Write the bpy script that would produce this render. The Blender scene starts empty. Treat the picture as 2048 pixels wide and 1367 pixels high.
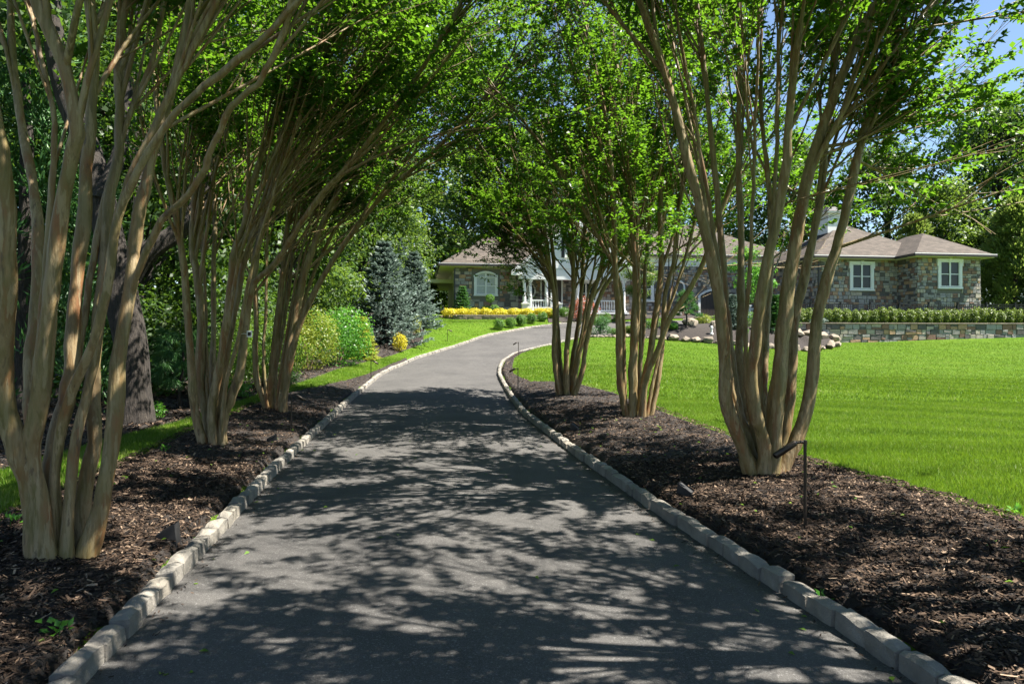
import bpy, bmesh, math, random
import numpy as np
from mathutils import Vector

random.seed(7)
RNG = np.random.default_rng(11)
SC = bpy.context.scene
COL = SC.collection

# ------------------------------------------------------------------ camera
CAM_H = 1.55
F = 1365.0            # focal length in pixels of the 2048 px wide photograph
cam = bpy.data.cameras.new('camera')
cam.lens = 24.0
cam.sensor_width = 36.0
cam.clip_start = 0.05
cam.clip_end = 3000
camo = bpy.data.objects.new('camera', cam)
COL.objects.link(camo)
camo.location = (0, 0, CAM_H)
camo.rotation_euler = (math.radians(90), 0, 0)
SC.camera = camo

# ------------------------------------------------------------------ sky, sun, exposure
SUN_EL = 58.0
SUN_AZ = 95.5          # degrees clockwise from +Y: the sun stands to the right of the view
world = bpy.data.worlds.new('World')
SC.world = world
world.use_nodes = True
wn = world.node_tree
sky = wn.nodes.new('ShaderNodeTexSky')
sky.sky_type = 'NISHITA'
sky.sun_disc = False
sky.sun_elevation = math.radians(SUN_EL)
sky.sun_rotation = math.radians(SUN_AZ)
sky.air_density = 1.0
sky.dust_density = 0.15
sky.ozone_density = 2.0
bg = wn.nodes['Background']
bg.inputs['Strength'].default_value = 0.05
wn.links.new(sky.outputs[0], bg.inputs['Color'])

sun = bpy.data.lights.new('sun', 'SUN')
sun.energy = 5.0
sun.angle = math.radians(0.42)
sun.color = (1.0, 0.945, 0.85)
suno = bpy.data.objects.new('sun', sun)
COL.objects.link(suno)
_d = Vector((math.sin(math.radians(SUN_AZ)) * math.cos(math.radians(SUN_EL)),
             math.cos(math.radians(SUN_AZ)) * math.cos(math.radians(SUN_EL)),
             math.sin(math.radians(SUN_EL))))
suno.rotation_euler = (-_d).to_track_quat('-Z', 'Y').to_euler()
suno.location = (20, 0, 40)

SC.view_settings.view_transform = 'Standard'
SC.view_settings.look = 'None'
SC.view_settings.exposure = 2.0
SC.view_settings.gamma = 1.0
SC.view_settings.use_curve_mapping = False
SC.cycles.use_denoising = True
SC.cycles.max_bounces = 7
SC.cycles.diffuse_bounces = 4
SC.cycles.glossy_bounces = 2
SC.cycles.transmission_bounces = 4
SC.cycles.sample_clamp_indirect = 4.0
SC.cycles.caustics_reflective = False
SC.cycles.caustics_refractive = False

# ------------------------------------------------------------------ helpers
def px(x, y, Y):
    return (( x - 1024.0) / F * Y, Y, CAM_H - (y - 683.5) / F * Y)

def npmesh(name, V, faces, rnd=None, uv=None, smooth=False):
    """V (n,3); faces: list of int arrays (m,k) - uniform k inside each array."""
    me = bpy.data.meshes.new(name)
    V = np.asarray(V, np.float32)
    if not isinstance(faces, (list, tuple)):
        faces = [faces]
    faces = [np.asarray(f, np.int32) for f in faces if len(f)]
    me.vertices.add(len(V))
    me.vertices.foreach_set('co', V.ravel())
    nl = sum(f.size for f in faces)
    npoly = sum(len(f) for f in faces)
    me.loops.add(nl)
    me.polygons.add(npoly)
    me.loops.foreach_set('vertex_index', np.concatenate([f.ravel() for f in faces]))
    tot = np.concatenate([np.full(len(f), f.shape[1], np.int32) for f in faces])
    start = np.concatenate([[0], np.cumsum(tot)[:-1]]).astype(np.int32)
    me.polygons.foreach_set('loop_start', start)
    try:
        me.polygons.foreach_set('loop_total', tot)
    except Exception:
        pass
    if smooth:
        me.polygons.foreach_set('use_smooth', np.ones(npoly, bool))
    me.update(calc_edges=True)
    if rnd is not None:
        a = me.attributes.new('rnd', 'FLOAT', 'POINT')
        a.data.foreach_set('value', np.asarray(rnd, np.float32))
    if uv is not None:
        l = me.uv_layers.new(name='UVMap')
        li = np.concatenate([f.ravel() for f in faces])
        l.data.foreach_set('uv', np.asarray(uv, np.float32)[li].ravel())
    me.validate()
    return me

def obj(name, me, mat=None, parent=None, kind=None, label=None, cat=None, group=None, loc=None):
    o = bpy.data.objects.new(name, me)
    COL.objects.link(o)
    if mat is not None and me is not None and not me.materials:
        me.materials.append(mat)
    if parent is not None:
        o.parent = parent
    if loc is not None:
        o.location = loc
    if kind: o['kind'] = kind
    if label: o['label'] = label
    if cat: o['category'] = cat
    if group: o['group'] = group
    return o

def thing(name, loc, label, cat, group=None, rz=0.0):
    o = obj(name, None, None, None, None, label, cat, group, loc)
    o.rotation_euler = (0, 0, rz)
    o.empty_display_size = 0.2
    return o

class MB:
    """collects quads / polygons in the local frame of a thing"""
    def __init__(s):
        s.v = []; s.f = []; s.uv = []
    def poly(s, pts, uvs=None):
        i = len(s.v)
        s.v += [tuple(p) for p in pts]
        s.uv += list(uvs) if uvs is not None else [(0, 0)] * len(pts)
        s.f.append(list(range(i, i + len(pts))))
    def box(s, o, a, b, c):
        """o corner, edge vectors a, b, c (right-handed)"""
        o, a, b, c = map(Vector, (o, a, b, c))
        p = [o, o + a, o + a + b, o + b, o + c, o + a + c, o + a + b + c, o + b + c]
        for q in ((0, 3, 2, 1), (4, 5, 6, 7), (0, 1, 5, 4), (1, 2, 6, 5), (2, 3, 7, 6), (3, 0, 4, 7)):
            s.poly([p[k] for k in q])
    def abox(s, x0, x1, y0, y1, z0, z1):
        s.box((x0, y0, z0), (x1 - x0, 0, 0), (0, y1 - y0, 0), (0, 0, z1 - z0))
    def lathe(s, prof, n=12, c=(0, 0, 0)):
        for (r0, z0), (r1, z1) in zip(prof[:-1], prof[1:]):
            for k in range(n):
                a0 = 2 * math.pi * k / n; a1 = 2 * math.pi * (k + 1) / n
                s.poly([(c[0] + r0 * math.cos(a0), c[1] + r0 * math.sin(a0), c[2] + z0),
                        (c[0] + r0 * math.cos(a1), c[1] + r0 * math.sin(a1), c[2] + z0),
                        (c[0] + r1 * math.cos(a1), c[1] + r1 * math.sin(a1), c[2] + z1),
                        (c[0] + r1 * math.cos(a0), c[1] + r1 * math.sin(a0), c[2] + z1)])
    def mesh(s, name, merge=True, bevel=0.0, smooth=False):
        me = bpy.data.meshes.new(name)
        me.from_pydata(s.v, [], s.f)
        l = me.uv_layers.new(name='UVMap')
        k = 0
        for f in s.f:
            for vi in f:
                l.data[k].uv = s.uv[vi]; k += 1
        if merge or bevel:
            bm = bmesh.new(); bm.from_mesh(me)
            bmesh.ops.remove_doubles(bm, verts=bm.verts, dist=1e-5)
            if bevel:
                bmesh.ops.bevel(bm, geom=list(bm.edges), offset=bevel, segments=1, affect='EDGES')
            bmesh.ops.recalc_face_normals(bm, faces=bm.faces)
            bm.to_mesh(me); bm.free()
        if smooth:
            for p in me.polygons: p.use_smooth = True
        me.update()
        return me

def unit(a):
    return a / np.maximum(np.linalg.norm(a, axis=-1, keepdims=True), 1e-9)

def tubes(P, R, sides=5, cap=False):
    """P (B,n,3), R (B,n) -> verts, quads"""
    P = np.asarray(P, float); R = np.asarray(R, float)
    B, n, _ = P.shape
    T = np.empty_like(P)
    T[:, 1:-1] = P[:, 2:] - P[:, :-2]
    T[:, 0] = P[:, 1] - P[:, 0]
    T[:, -1] = P[:, -1] - P[:, -2]
    T = unit(T)
    ref = np.zeros_like(T); ref[..., 0] = 0.31; ref[..., 1] = 0.95
    A = unit(np.cross(T, ref)); Bv = np.cross(T, A)
    ang = np.arange(sides) / sides * 2 * np.pi
    V = P[:, :, None, :] + R[:, :, None, None] * (A[:, :, None, :] * np.cos(ang)[None, None, :, None]
                                                  + Bv[:, :, None, :] * np.sin(ang)[None, None, :, None])
    idx = np.arange(B * n * sides).reshape(B, n, sides)
    a = idx[:, :-1, :]; d = idx[:, 1:, :]
    b = np.roll(a, -1, axis=2); c = np.roll(d, -1, axis=2)
    Fq = np.stack([a, b, c, d], -1).reshape(-1, 4)
    return V.reshape(-1, 3), Fq

def catmull(P, n):
    P = np.asarray(P, float)
    Q = np.vstack([2 * P[0] - P[1], P, 2 * P[-1] - P[-2]])
    m = len(P) - 1
    t = np.linspace(0, m - 1e-6, n)
    i = t.astype(int); u = (t - i)[:, None]
    p0, p1, p2, p3 = Q[i], Q[i + 1], Q[i + 2], Q[i + 3]
    return 0.5 * (2 * p1 + (p2 - p0) * u + (2 * p0 - 5 * p1 + 4 * p2 - p3) * u ** 2 + (3 * p1 - p0 - 3 * p2 + p3) * u ** 3)

def leaves(Pos, Ax, Nr, L, W, fold=0.25):
    """kite leaves: (N,3) base, axis, normal; length, width"""
    Ax = unit(Ax); S = unit(np.cross(Ax, Nr)); Nn = np.cross(S, Ax)
    L = np.asarray(L)[:, None]; W = np.asarray(W)[:, None]
    mid = Pos + Ax * L * 0.45
    a = Pos
    b = mid + S * W * 0.5 + Nn * W * fold
    c = Pos + Ax * L - Nn * L * 0.08
    d = mid - S * W * 0.5 + Nn * W * fold
    V = np.stack([a, b, c, d], 1).reshape(-1, 3)
    Fq = np.arange(len(V)).reshape(-1, 4)
    return V, Fq

def join(parts):
    """[(V,F),...] -> V, [F...]"""
    Vs, Fs, off = [], [], 0
    for V, Fq in parts:
        Vs.append(V); Fs.append(np.asarray(Fq) + off); off += len(V)
    return np.concatenate(Vs), Fs

# ------------------------------------------------------------------ materials
def new_mat(name):
    m = bpy.data.materials.new(name)
    m.use_nodes = True
    nt = m.node_tree
    b = nt.nodes['Principled BSDF']
    return m, nt, b

def N(nt, typ, **kw):
    n = nt.nodes.new(typ)
    for k, v in kw.items():
        setattr(n, k, v)
    return n

def ramp(nt, src, stops):
    r = nt.nodes.new('ShaderNodeValToRGB')
    el = r.color_ramp.elements
    while len(el) < len(stops): el.new(0.5)
    for e, (p, c) in zip(el, stops):
        e.position = p
        e.color = (c[0], c[1], c[2], 1) if not isinstance(c, (int, float)) else (c, c, c, 1)
    nt.links.new(src, r.inputs[0])
    return r.outputs[0]

def noise(nt, scale, detail=4, rough=0.55, vec=None, dim='3D'):
    n = nt.nodes.new('ShaderNodeTexNoise')
    n.inputs['Scale'].default_value = scale
    n.inputs['Detail'].default_value = detail
    n.inputs['Roughness'].default_value = rough
    if vec is not None: nt.links.new(vec, n.inputs['Vector'])
    return n.outputs['Fac']

def mixc(nt, fac, a, b, mode='MIX'):
    m = nt.nodes.new('ShaderNodeMix'); m.data_type = 'RGBA'; m.blend_type = mode
    for s, v in ((m.inputs[0], fac), (m.inputs[6], a), (m.inputs[7], b)):
        if isinstance(v, (int, float)): s.default_value = v
        elif isinstance(v, tuple): s.default_value = (v[0], v[1], v[2], 1)
        else: nt.links.new(v, s)
    return m.outputs[2]

def bump(nt, b, h, strength=0.3, dist=0.02):
    n = nt.nodes.new('ShaderNodeBump')
    n.inputs['Strength'].default_value = strength
    n.inputs['Distance'].default_value = dist
    nt.links.new(h, n.inputs['Height'])
    nt.links.new(n.outputs[0], b.inputs['Normal'])

def objcoord(nt, scale=None):
    t = nt.nodes.new('ShaderNodeNewGeometry').outputs['Position']
    if scale is not None:
        m = nt.nodes.new('ShaderNodeMapping'); m.inputs['Scale'].default_value = scale
        nt.links.new(t, m.inputs['Vector']); t = m.outputs[0]
    return t

def attr(nt, name='rnd'):
    a = nt.nodes.new('ShaderNodeAttribute'); a.attribute_name = name
    return a.outputs['Fac']

def simple(name, col, rough=0.6, var=0.12, scale=8.0, metal=0.0, bmp=0.0):
    m, nt, b = new_mat(name)
    f = noise(nt, scale, 5, 0.6, objcoord(nt))
    lo = tuple(c * (1 - var) for c in col); hi = tuple(min(1, c * (1 + var)) for c in col)
    nt.links.new(ramp(nt, f, [(0.3, lo), (0.7, hi)]), b.inputs['Base Color'])
    b.inputs['Roughness'].default_value = rough
    b.inputs['Metallic'].default_value = metal
    if bmp: bump(nt, b, noise(nt, scale * 6, 4, 0.6, objcoord(nt)), bmp, 0.01)
    return m

def leafmat(name, dark, light, trans=0.45, tcol=None, rough=0.42, tip=None, spec=0.4):
    m, nt, b = new_mat(name)
    r = attr(nt)
    stops = [(0.0, dark), (0.8, light)] + ([(1.0, tip)] if tip else [])
    c = ramp(nt, r, stops)
    nt.links.new(c, b.inputs['Base Color'])
    b.inputs['Roughness'].default_value = rough
    b.inputs['Specular IOR Level'].default_value = spec
    tr = nt.nodes.new('ShaderNodeBsdfTranslucent')
    if tcol is None:
        tcol = (min(1, light[0] * 2.0), min(1, light[1] * 2.0), light[2] * 0.8)
    nt.links.new(mixc(nt, r, tuple(x * 0.75 for x in tcol), tcol), tr.inputs['Color'])
    mx = nt.nodes.new('ShaderNodeMixShader'); mx.inputs[0].default_value = trans
    nt.links.new(b.outputs[0], mx.inputs[1]); nt.links.new(tr.outputs[0], mx.inputs[2])
    nt.links.new(mx.outputs[0], nt.nodes['Material Output'].inputs['Surface'])
    return m

M = {}
# asphalt
m, nt, b = new_mat('asphalt')
P = objcoord(nt)
big = noise(nt, 0.9, 6, 0.72, P); fine = noise(nt, 160, 3, 0.7, P); grit = noise(nt, 420, 2, 0.5, P)
c = ramp(nt, big, [(0.36, (0.034, 0.032, 0.031)), (0.64, (0.066, 0.062, 0.058))])
c = mixc(nt, ramp(nt, fine, [(0.42, 0.0), (0.75, 0.55)]), c, (0.15, 0.146, 0.14))
c = mixc(nt, ramp(nt, noise(nt, 75, 2, 0.5, P), [(0.60, 0.0), (0.68, 0.5)]), c, (0.19, 0.185, 0.178))
c = mixc(nt, ramp(nt, noise(nt, 95, 2, 0.5, P), [(0.30, 0.6), (0.40, 0.0)]), c, (0.03, 0.03, 0.032))
c = mixc(nt, ramp(nt, grit, [(0.62, 0.0), (0.72, 0.6)]), c, (0.28, 0.27, 0.26))
nt.links.new(c, b.inputs['Base Color']); b.inputs['Roughness'].default_value = 0.85; b.inputs['Specular IOR Level'].default_value = 0.22
bump(nt, b, fine, 0.5, 0.006); M['asphalt'] = m
# granite
m, nt, b = new_mat('granite')
P = objcoord(nt)
c = ramp(nt, noise(nt, 5, 4, 0.6, P), [(0.3, (0.16, 0.148, 0.128)), (0.7, (0.30, 0.28, 0.245))])
oi = nt.nodes.new('ShaderNodeObjectInfo')
c = mixc(nt, 1.0, c, ramp(nt, oi.outputs['Random'], [(0.0, (0.72, 0.70, 0.66)), (0.5, (1.0, 0.98, 0.95)), (1.0, (1.12, 1.06, 0.96))]), 'MULTIPLY')
c = mixc(nt, ramp(nt, noise(nt, 150, 3, 0.7, P), [(0.45, 0.0), (0.7, 0.7)]), c, (0.16, 0.16, 0.16))
c = mixc(nt, ramp(nt, noise(nt, 1.3, 4, 0.6, P), [(0.55, 0.0), (0.75, 0.45)]), c, (0.15, 0.14, 0.105))
nt.links.new(c, b.inputs['Base Color']); b.inputs['Roughness'].default_value = 0.85
bump(nt, b, noise(nt, 26, 7, 0.75, P), 1.0, 0.022); M['granite'] = m
# mulch ground
m, nt, b = new_mat('mulch')
P = objcoord(nt)
c = ramp(nt, noise(nt, 40, 6, 0.75, P), [(0.3, (0.009, 0.007, 0.006)), (0.55, (0.030, 0.023, 0.019)), (0.8, (0.085, 0.064, 0.050))])
nt.links.new(c, b.inputs['Base Color']); b.inputs['Roughness'].default_value = 0.95
bump(nt, b, noise(nt, 55, 6, 0.75, P), 1.0, 0.03); M['mulch'] = m
# mulch chips
m, nt, b = new_mat('bark_chip')
c = ramp(nt, attr(nt), [(0.0, (0.010, 0.007, 0.006)), (0.4, (0.034, 0.023, 0.016)), (0.72, (0.11, 0.074, 0.051)), (1.0, (0.34, 0.25, 0.175))])
nt.links.new(c, b.inputs['Base Color']); b.inputs['Roughness'].default_value = 0.92; b.inputs['Specular IOR Level'].default_value = 0.15
M['chip'] = m
# lawn sheet and blades
m, nt, b = new_mat('lawn_soil')
P = objcoord(nt)
c = ramp(nt, noise(nt, 1.2, 5, 0.65, P), [(0.3, (0.062, 0.125, 0.007)), (0.7, (0.092, 0.162, 0.009))])
c = mixc(nt, ramp(nt, noise(nt, 1.0, 5, 0.7, objcoord(nt, (.35, 2.6, 1))), [(0.52, 0.0), (0.68, 0.6)]), c, (0.15, 0.19, 0.035))
c = mixc(nt, ramp(nt, noise(nt, 70, 4, 0.7, P), [(0.35, 0.85), (0.6, 0.0)]), c, (0.035, 0.078, 0.006))
nt.links.new(c, b.inputs['Base Color']); b.inputs['Roughness'].default_value = 0.95; b.inputs['Specular IOR Level'].default_value = 0.1
bump(nt, b, noise(nt, 110, 4, 0.7, P), 0.8, 0.03); M['lawn'] = m
M['blade'] = leafmat('grass_blade', (0.040, 0.105, 0.005), (0.11, 0.20, 0.010), 0.35, (0.20, 0.33, 0.02), 0.5, (0.27, 0.28, 0.09), 0.25)
# crape myrtle bark
m, nt, b = new_mat('smooth_bark')
P = objcoord(nt, (9, 9, 1.6))
f1 = noise(nt, 1.0, 5, 0.6, P)
P2 = objcoord(nt, (22, 22, 2.4)); f2 = noise(nt, 1.0, 4, 0.6, P2)
c = ramp(nt, f1, [(0.30, (0.105, 0.082, 0.035)), (0.40, (0.156, 0.121, 0.058)), (0.47, (0.226, 0.168, 0.098)), (0.55, (0.179, 0.121, 0.062)), (0.63, (0.195, 0.101, 0.053)), (0.72, (0.117, 0.062, 0.033))])
c = mixc(nt, ramp(nt, f2, [(0.53, 0.0), (0.56, 0.8)]), c, (0.281, 0.222, 0.140))
c = mixc(nt, ramp(nt, noise(nt, 1.0, 5, 0.7, objcoord(nt, (40, 40, 3.5))), [(0.56, 0.0), (0.60, 0.6)]), c, (0.101, 0.074, 0.039))
c = mixc(nt, ramp(nt, noise(nt, 1.0, 5, 0.7, objcoord(nt, (14, 14, 3.1))), [(0.61, 0.0), (0.65, 0.7)]), c, (0.066, 0.043, 0.027))
c = mixc(nt, ramp(nt, noise(nt, 2.2, 4, 0.6, objcoord(nt)), [(0.5, 0.0), (0.66, 0.5)]), c, (0.117, 0.105, 0.035))
hs = nt.nodes.new('ShaderNodeHueSaturation'); hs.inputs['Saturation'].default_value = 1.16; hs.inputs['Value'].default_value = 1.0
nt.links.new(c, hs.inputs['Color']); c = hs.outputs[0]
nt.links.new(c, b.inputs['Base Color']); b.inputs['Roughness'].default_value = 0.62
bump(nt, b, noise(nt, 1.0, 5, 0.65, objcoord(nt, (45, 45, 7))), 0.6, 0.015); M['bark'] = m
# rough bark
m, nt, b = new_mat('furrowed_bark')
f = noise(nt, 1.0, 6, 0.7, objcoord(nt, (30, 30, 5)))
nt.links.new(ramp(nt, f, [(0.35, (0.010, 0.008, 0.007)), (0.65, (0.058, 0.047, 0.038))]), b.inputs['Base Color'])
b.inputs['Roughness'].default_value = 0.95
bump(nt, b, f, 1.0, 0.05); M['oak'] = m
M['twig'] = simple('twig_bark', (0.17, 0.11, 0.07), 0.8, 0.3, 20)
M['leaf'] = leafmat('crape_leaf', (0.012, 0.046, 0.007), (0.042, 0.108, 0.012), 0.46, (0.17, 0.36, 0.018), 0.38, (0.085, 0.155, 0.018))
M['wood'] = leafmat('woodland_leaf', (0.012, 0.038, 0.007), (0.038, 0.085, 0.012), 0.38, (0.12, 0.23, 0.02), 0.5, (0.075, 0.12, 0.02))
M['wood2'] = leafmat('pale_woodland_leaf', (0.028, 0.066, 0.010), (0.075, 0.14, 0.022), 0.4, (0.20, 0.32, 0.035), 0.5, (0.14, 0.19, 0.045))
M['plume'] = leafmat('plume_needle', (0.04, 0.085, 0.016), (0.145, 0.22, 0.04), 0.35, (0.30, 0.42, 0.07), 0.55, (0.26, 0.29, 0.08))
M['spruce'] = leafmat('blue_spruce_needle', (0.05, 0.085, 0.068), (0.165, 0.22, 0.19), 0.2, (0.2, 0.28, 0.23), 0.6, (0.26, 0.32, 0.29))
M['azalea'] = leafmat('azalea_leaf', (0.045, 0.105, 0.012), (0.12, 0.22, 0.025), 0.35, (0.3, 0.5, 0.05), 0.45, (0.22, 0.30, 0.05))
M['rhodo'] = leafmat('broad_green_leaf', (0.03, 0.11, 0.012), (0.075, 0.22, 0.022), 0.35, (0.2, 0.5, 0.05), 0.4)
M['nandina'] = leafmat('yellow_green_leaf', (0.08, 0.12, 0.012), (0.19, 0.23, 0.025), 0.35, (0.4, 0.48, 0.05), 0.45, (0.27, 0.23, 0.03))
M['gold'] = leafmat('golden_needle', (0.12, 0.17, 0.02), (0.32, 0.36, 0.05), 0.3, (0.5, 0.55, 0.08), 0.5)
M['yellow'] = leafmat('bright_yellow_leaf', (0.24, 0.24, 0.010), (0.55, 0.48, 0.02), 0.35, (0.8, 0.7, 0.05), 0.5)
M['box'] = leafmat('boxwood_leaf', (0.025, 0.08, 0.010), (0.075, 0.17, 0.02), 0.3, (0.2, 0.4, 0.04), 0.45)
M['hedge'] = leafmat('hedge_leaf', (0.035, 0.075, 0.010), (0.12, 0.17, 0.025), 0.3, (0.25, 0.36, 0.05), 0.45, (0.22, 0.24, 0.05))
M['pine'] = leafmat('pine_needle', (0.02, 0.07, 0.02), (0.06, 0.16, 0.04), 0.2, (0.12, 0.3, 0.06), 0.5)
M['red'] = leafmat('red_leaf', (0.16, 0.035, 0.018), (0.34, 0.10, 0.05), 0.35, (0.6, 0.2, 0.08), 0.5)
# stones: colour by the piece's own random value
m, nt, b = new_mat('fieldstone')
r = attr(nt)
c = ramp(nt, r, [(0.0, (0.13, 0.118, 0.113)), (0.2, (0.33, 0.305, 0.285)), (0.42, (0.47, 0.41, 0.33)), (0.6, (0.37, 0.35, 0.335)),
                 (0.74, (0.47, 0.30, 0.18)), (0.87, (0.27, 0.155, 0.11)), (1.0, (0.50, 0.425, 0.33))])
nt.nodes[-1].color_ramp.interpolation = 'CONSTANT'
c = mixc(nt, 0.55, c, ramp(nt, noise(nt, 9, 5, 0.65, objcoord(nt)), [(0.3, 0.45), (0.7, 1.0)]), 'MULTIPLY')
nt.links.new(c, b.inputs['Base Color']); b.inputs['Roughness'].default_value = 0.85
bump(nt, b, noise(nt, 22, 6, 0.7, objcoord(nt)), 0.6, 0.02); M['stone'] = m
M['mortar'] = simple('mortar', (0.15, 0.14, 0.125), 0.95, 0.15, 20, bmp=0.3)
# shingles (UV in metres)
m, nt, b = new_mat('roof_shingle')
uvn = nt.nodes.new('ShaderNodeUVMap').outputs[0]
br = nt.nodes.new('ShaderNodeTexBrick')
nt.links.new(uvn, br.inputs['Vector'])
br.inputs['Scale'].default_value = 1.0
br.inputs['Brick Width'].default_value = 0.32; br.inputs['Row Height'].default_value = 0.16
br.inputs['Mortar Size'].default_value = 0.006
br.inputs['Color1'].default_value = (0.078, 0.064, 0.052, 1); br.inputs['Color2'].default_value = (0.135, 0.110, 0.090, 1)
br.inputs['Mortar'].default_value = (0.035, 0.029, 0.025, 1)
c = mixc(nt, 0.35, br.outputs['Color'], ramp(nt, noise(nt, 1.2, 5, 0.7, objcoord(nt)), [(0.3, 0.55), (0.7, 1.0)]), 'MULTIPLY')
nt.links.new(c, b.inputs['Base Color']); b.inputs['Roughness'].default_value = 0.9
bump(nt, b, noise(nt, 60, 3, 0.6, objcoord(nt)), 0.3, 0.01); M['shingle'] = m
M['white'] = simple('white_paint', (0.72, 0.72, 0.71), 0.5, 0.04, 3)
M['cream'] = simple('cream_siding', (0.62, 0.58, 0.46), 0.6, 0.05, 3)
M['gutter'] = simple('dark_bronze_gutter', (0.035, 0.03, 0.028), 0.45, 0.2, 6)
M['iron'] = simple('black_iron', (0.010, 0.010, 0.011), 0.65, 0.2, 10)
M['bronze'] = simple('bronze_fixture', (0.045, 0.035, 0.028), 0.4, 0.25, 12, 0.6)
M['door'] = simple('dark_wood_door', (0.035, 0.025, 0.02), 0.5, 0.3, 10)
M['boulder'] = simple('boulder', (0.20, 0.165, 0.125), 0.9, 0.4, 2.5, bmp=0.6)
m, nt, b = new_mat('window_glass')
b.inputs['Base Color'].default_value = (0.018, 0.025, 0.028, 1); b.inputs['Roughness'].default_value = 0.06; b.inputs['Specular IOR Level'].default_value = 0.3
nt.links.new(ramp(nt, noise(nt, 1.5, 2, 0.5, objcoord(nt)), [(0.3, (0.012, 0.018, 0.02)), (0.7, (0.03, 0.04, 0.042))]), b.inputs['Base Color'])
M['glass'] = m
M['curtain'] = simple('pale_curtain', (0.42, 0.44, 0.44), 0.7, 0.15, 12)

# ------------------------------------------------------------------ terrain
BY = [-600, 11, 15, 20, 23, 26, 29, 31.5, 34.5, 38, 41, 44, 48, 60, 90, 600]
BZ = [0, 0, .10, .33, .50, .70, 1.02, 1.30, 1.75, 2.2, 2.6, 2.9, 3.1, 3.25, 3.4, 3.4]
RY = [-12, -3, 3.16, 5.07, 6.25, 9.77, 11.5, 13.6, 17, 21, 22.5, 24.5, 26.5, 28.8, 31, 34, 36, 37.5, 38.6, 39.2]
RX = [4.2, 2.79, 1.82, 1.49, 1.27, .78, .56, .23, -.1, -.40, -.48, -.50, -.43, .02, 1.05, 3.04, 5.5, 9.0, 14, 20]
LY = [-12, -3, 3.1, 5.3, 7.9, 11, 15.3, 20, 22, 24.2, 26.5, 27.5, 31, 35.5, 39, 41.3, 43.5, 45, 46, 46.5]
LX = [.45, -.96, -1.92, -2.29, -2.74, -3.2, -3.71, -4.1, -4.22, -4.2, -3.98, -3.82, -2.8, -1.15, 1.03, 3.2, 8.0, 14, 20, 24]
RBY = [-12, -3, 5, 6, 6.84, 8, 10, 11, 13, 16, 17.5, 18.4, 19, 21.6, 24.5, 27, 28.5, 30]
RBX = [5.4, 4.5, 3.85, 3.72, 3.5, 3.3, 3.15, 3.05, 2.85, 2.45, 1.9, 1.15, .55, .05, .03, .10, .4, .95]
LBY = [-12, -3, 5, 7.3, 9, 10.3, 12.4, 14, 16, 17.5, 19.2, 21, 23, 25, 27]
LBX = [-1.8, -2.9, -3.85, -4.26, -4.6, -4.9, -5.1, -5.3, -5.25, -5.0, -4.8, -4.6, -4.48, -4.42, -4.2]
WBY = [-12, -3, 7.1, 9.1, 11.7, 14.3, 16, 18, 22.3, 25, 27.3, 30, 31.5, 36, 40, 44]
WBX = [-4.4, -4.7, -5.3, -5.5, -5.55, -5.8, -5.9, -5.7, -5.65, -5.25, -4.75, -4.2, -4.1, -4.6, -4.9, -6.5]
def sm(a, b, x):
    t = np.clip((x - a) / (b - a), 0, 1); return t * t * (3 - 2 * t)
base = lambda y: np.interp(y, BY, BZ)
xr = lambda y: np.interp(y, RY, RX)
xl = lambda y: np.interp(y, LY, LX)
xrb = lambda y: np.interp(y, RBY, RBX)
xlb = lambda y: np.interp(y, LBY, LBX)
xwb = lambda y: np.interp(y, WBY, WBX)

def ground(x, y):
    x = np.asarray(x, float); y = np.asarray(y, float)
    z = base(y)
    far = sm(28, 33, y)
    dr = (x - xr(y)) * (1 - 0.45 * far); dl = (xl(y) - x) * (1 - 0.35 * far)
    d = np.maximum(dr, dl)
    z = z - 0.07 + 0.17 * sm(0.10, 0.24, d) + 0.11 * sm(0.2, 1.5, d)
    z = z - 0.06 * np.clip(x - 3.5, 0, 11) * sm(8, 30, y) * (1 - sm(36.0, 38.2, y))
    z = z + 0.25 * sm(20, 36, y) * sm(0.3, 2.0, dl) * (1 - 0.85 * sm(37, 41, y) * sm(-5.5, -3.5, x))
    # terrace behind the retaining wall
    yw_ = y - 0.07 * np.clip(x - 15, 0, 40)
    t = sm(36.15, 36.25, yw_) * sm(14.6, 15.4, x)
    z = z * (1 - t) + t * 2.50
    # planted island between lawn and court
    isl = sm(35.0, 38.5, y) * (1 - t) * sm(4.5, 8, x) * (1 - sm(15.0, 16, x)) * (1 - sm(37.6, 38.6, y))
    z = z + 0.25 * isl
    # gentle roll
    z = z + 0.03 * np.sin(x * 0.7 + 1) * np.sin(y * 0.45) * sm(1.0, 4, d)
    return z
gz = lambda x, y: float(ground(x, y))

def axis(segs):
    out = []
    for a, b_, s in segs:
        out += list(np.arange(a, b_, s))
    return np.array(out + [segs[-1][1]])
gx = axis([(-700, -100, 60), (-100, -30, 7), (-30, -9, 1.0), (-9, 9, 0.2), (9, 32, 0.5), (32, 100, 6), (100, 700, 60)])
gy = axis([(-300, -20, 40), (-20, 1, 1.5), (1, 32, 0.25), (32, 48, 0.2), (48, 80, 2.0), (80, 700, 40)])
GX, GY = np.meshgrid(gx, gy)
GZ = ground(GX, GY)
idx = np.arange(GX.size).reshape(GX.shape)
quads = np.stack([idx[:-1, :-1], idx[:-1, 1:], idx[1:, 1:], idx[1:, :-1]], -1).reshape(-1, 4)
obj('ground', npmesh('ground', np.stack([GX, GY, GZ], -1).reshape(-1, 3), quads, smooth=True), M['lawn'], kind='structure',
    label='green mown lawn ground sloping up to the house')

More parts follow.
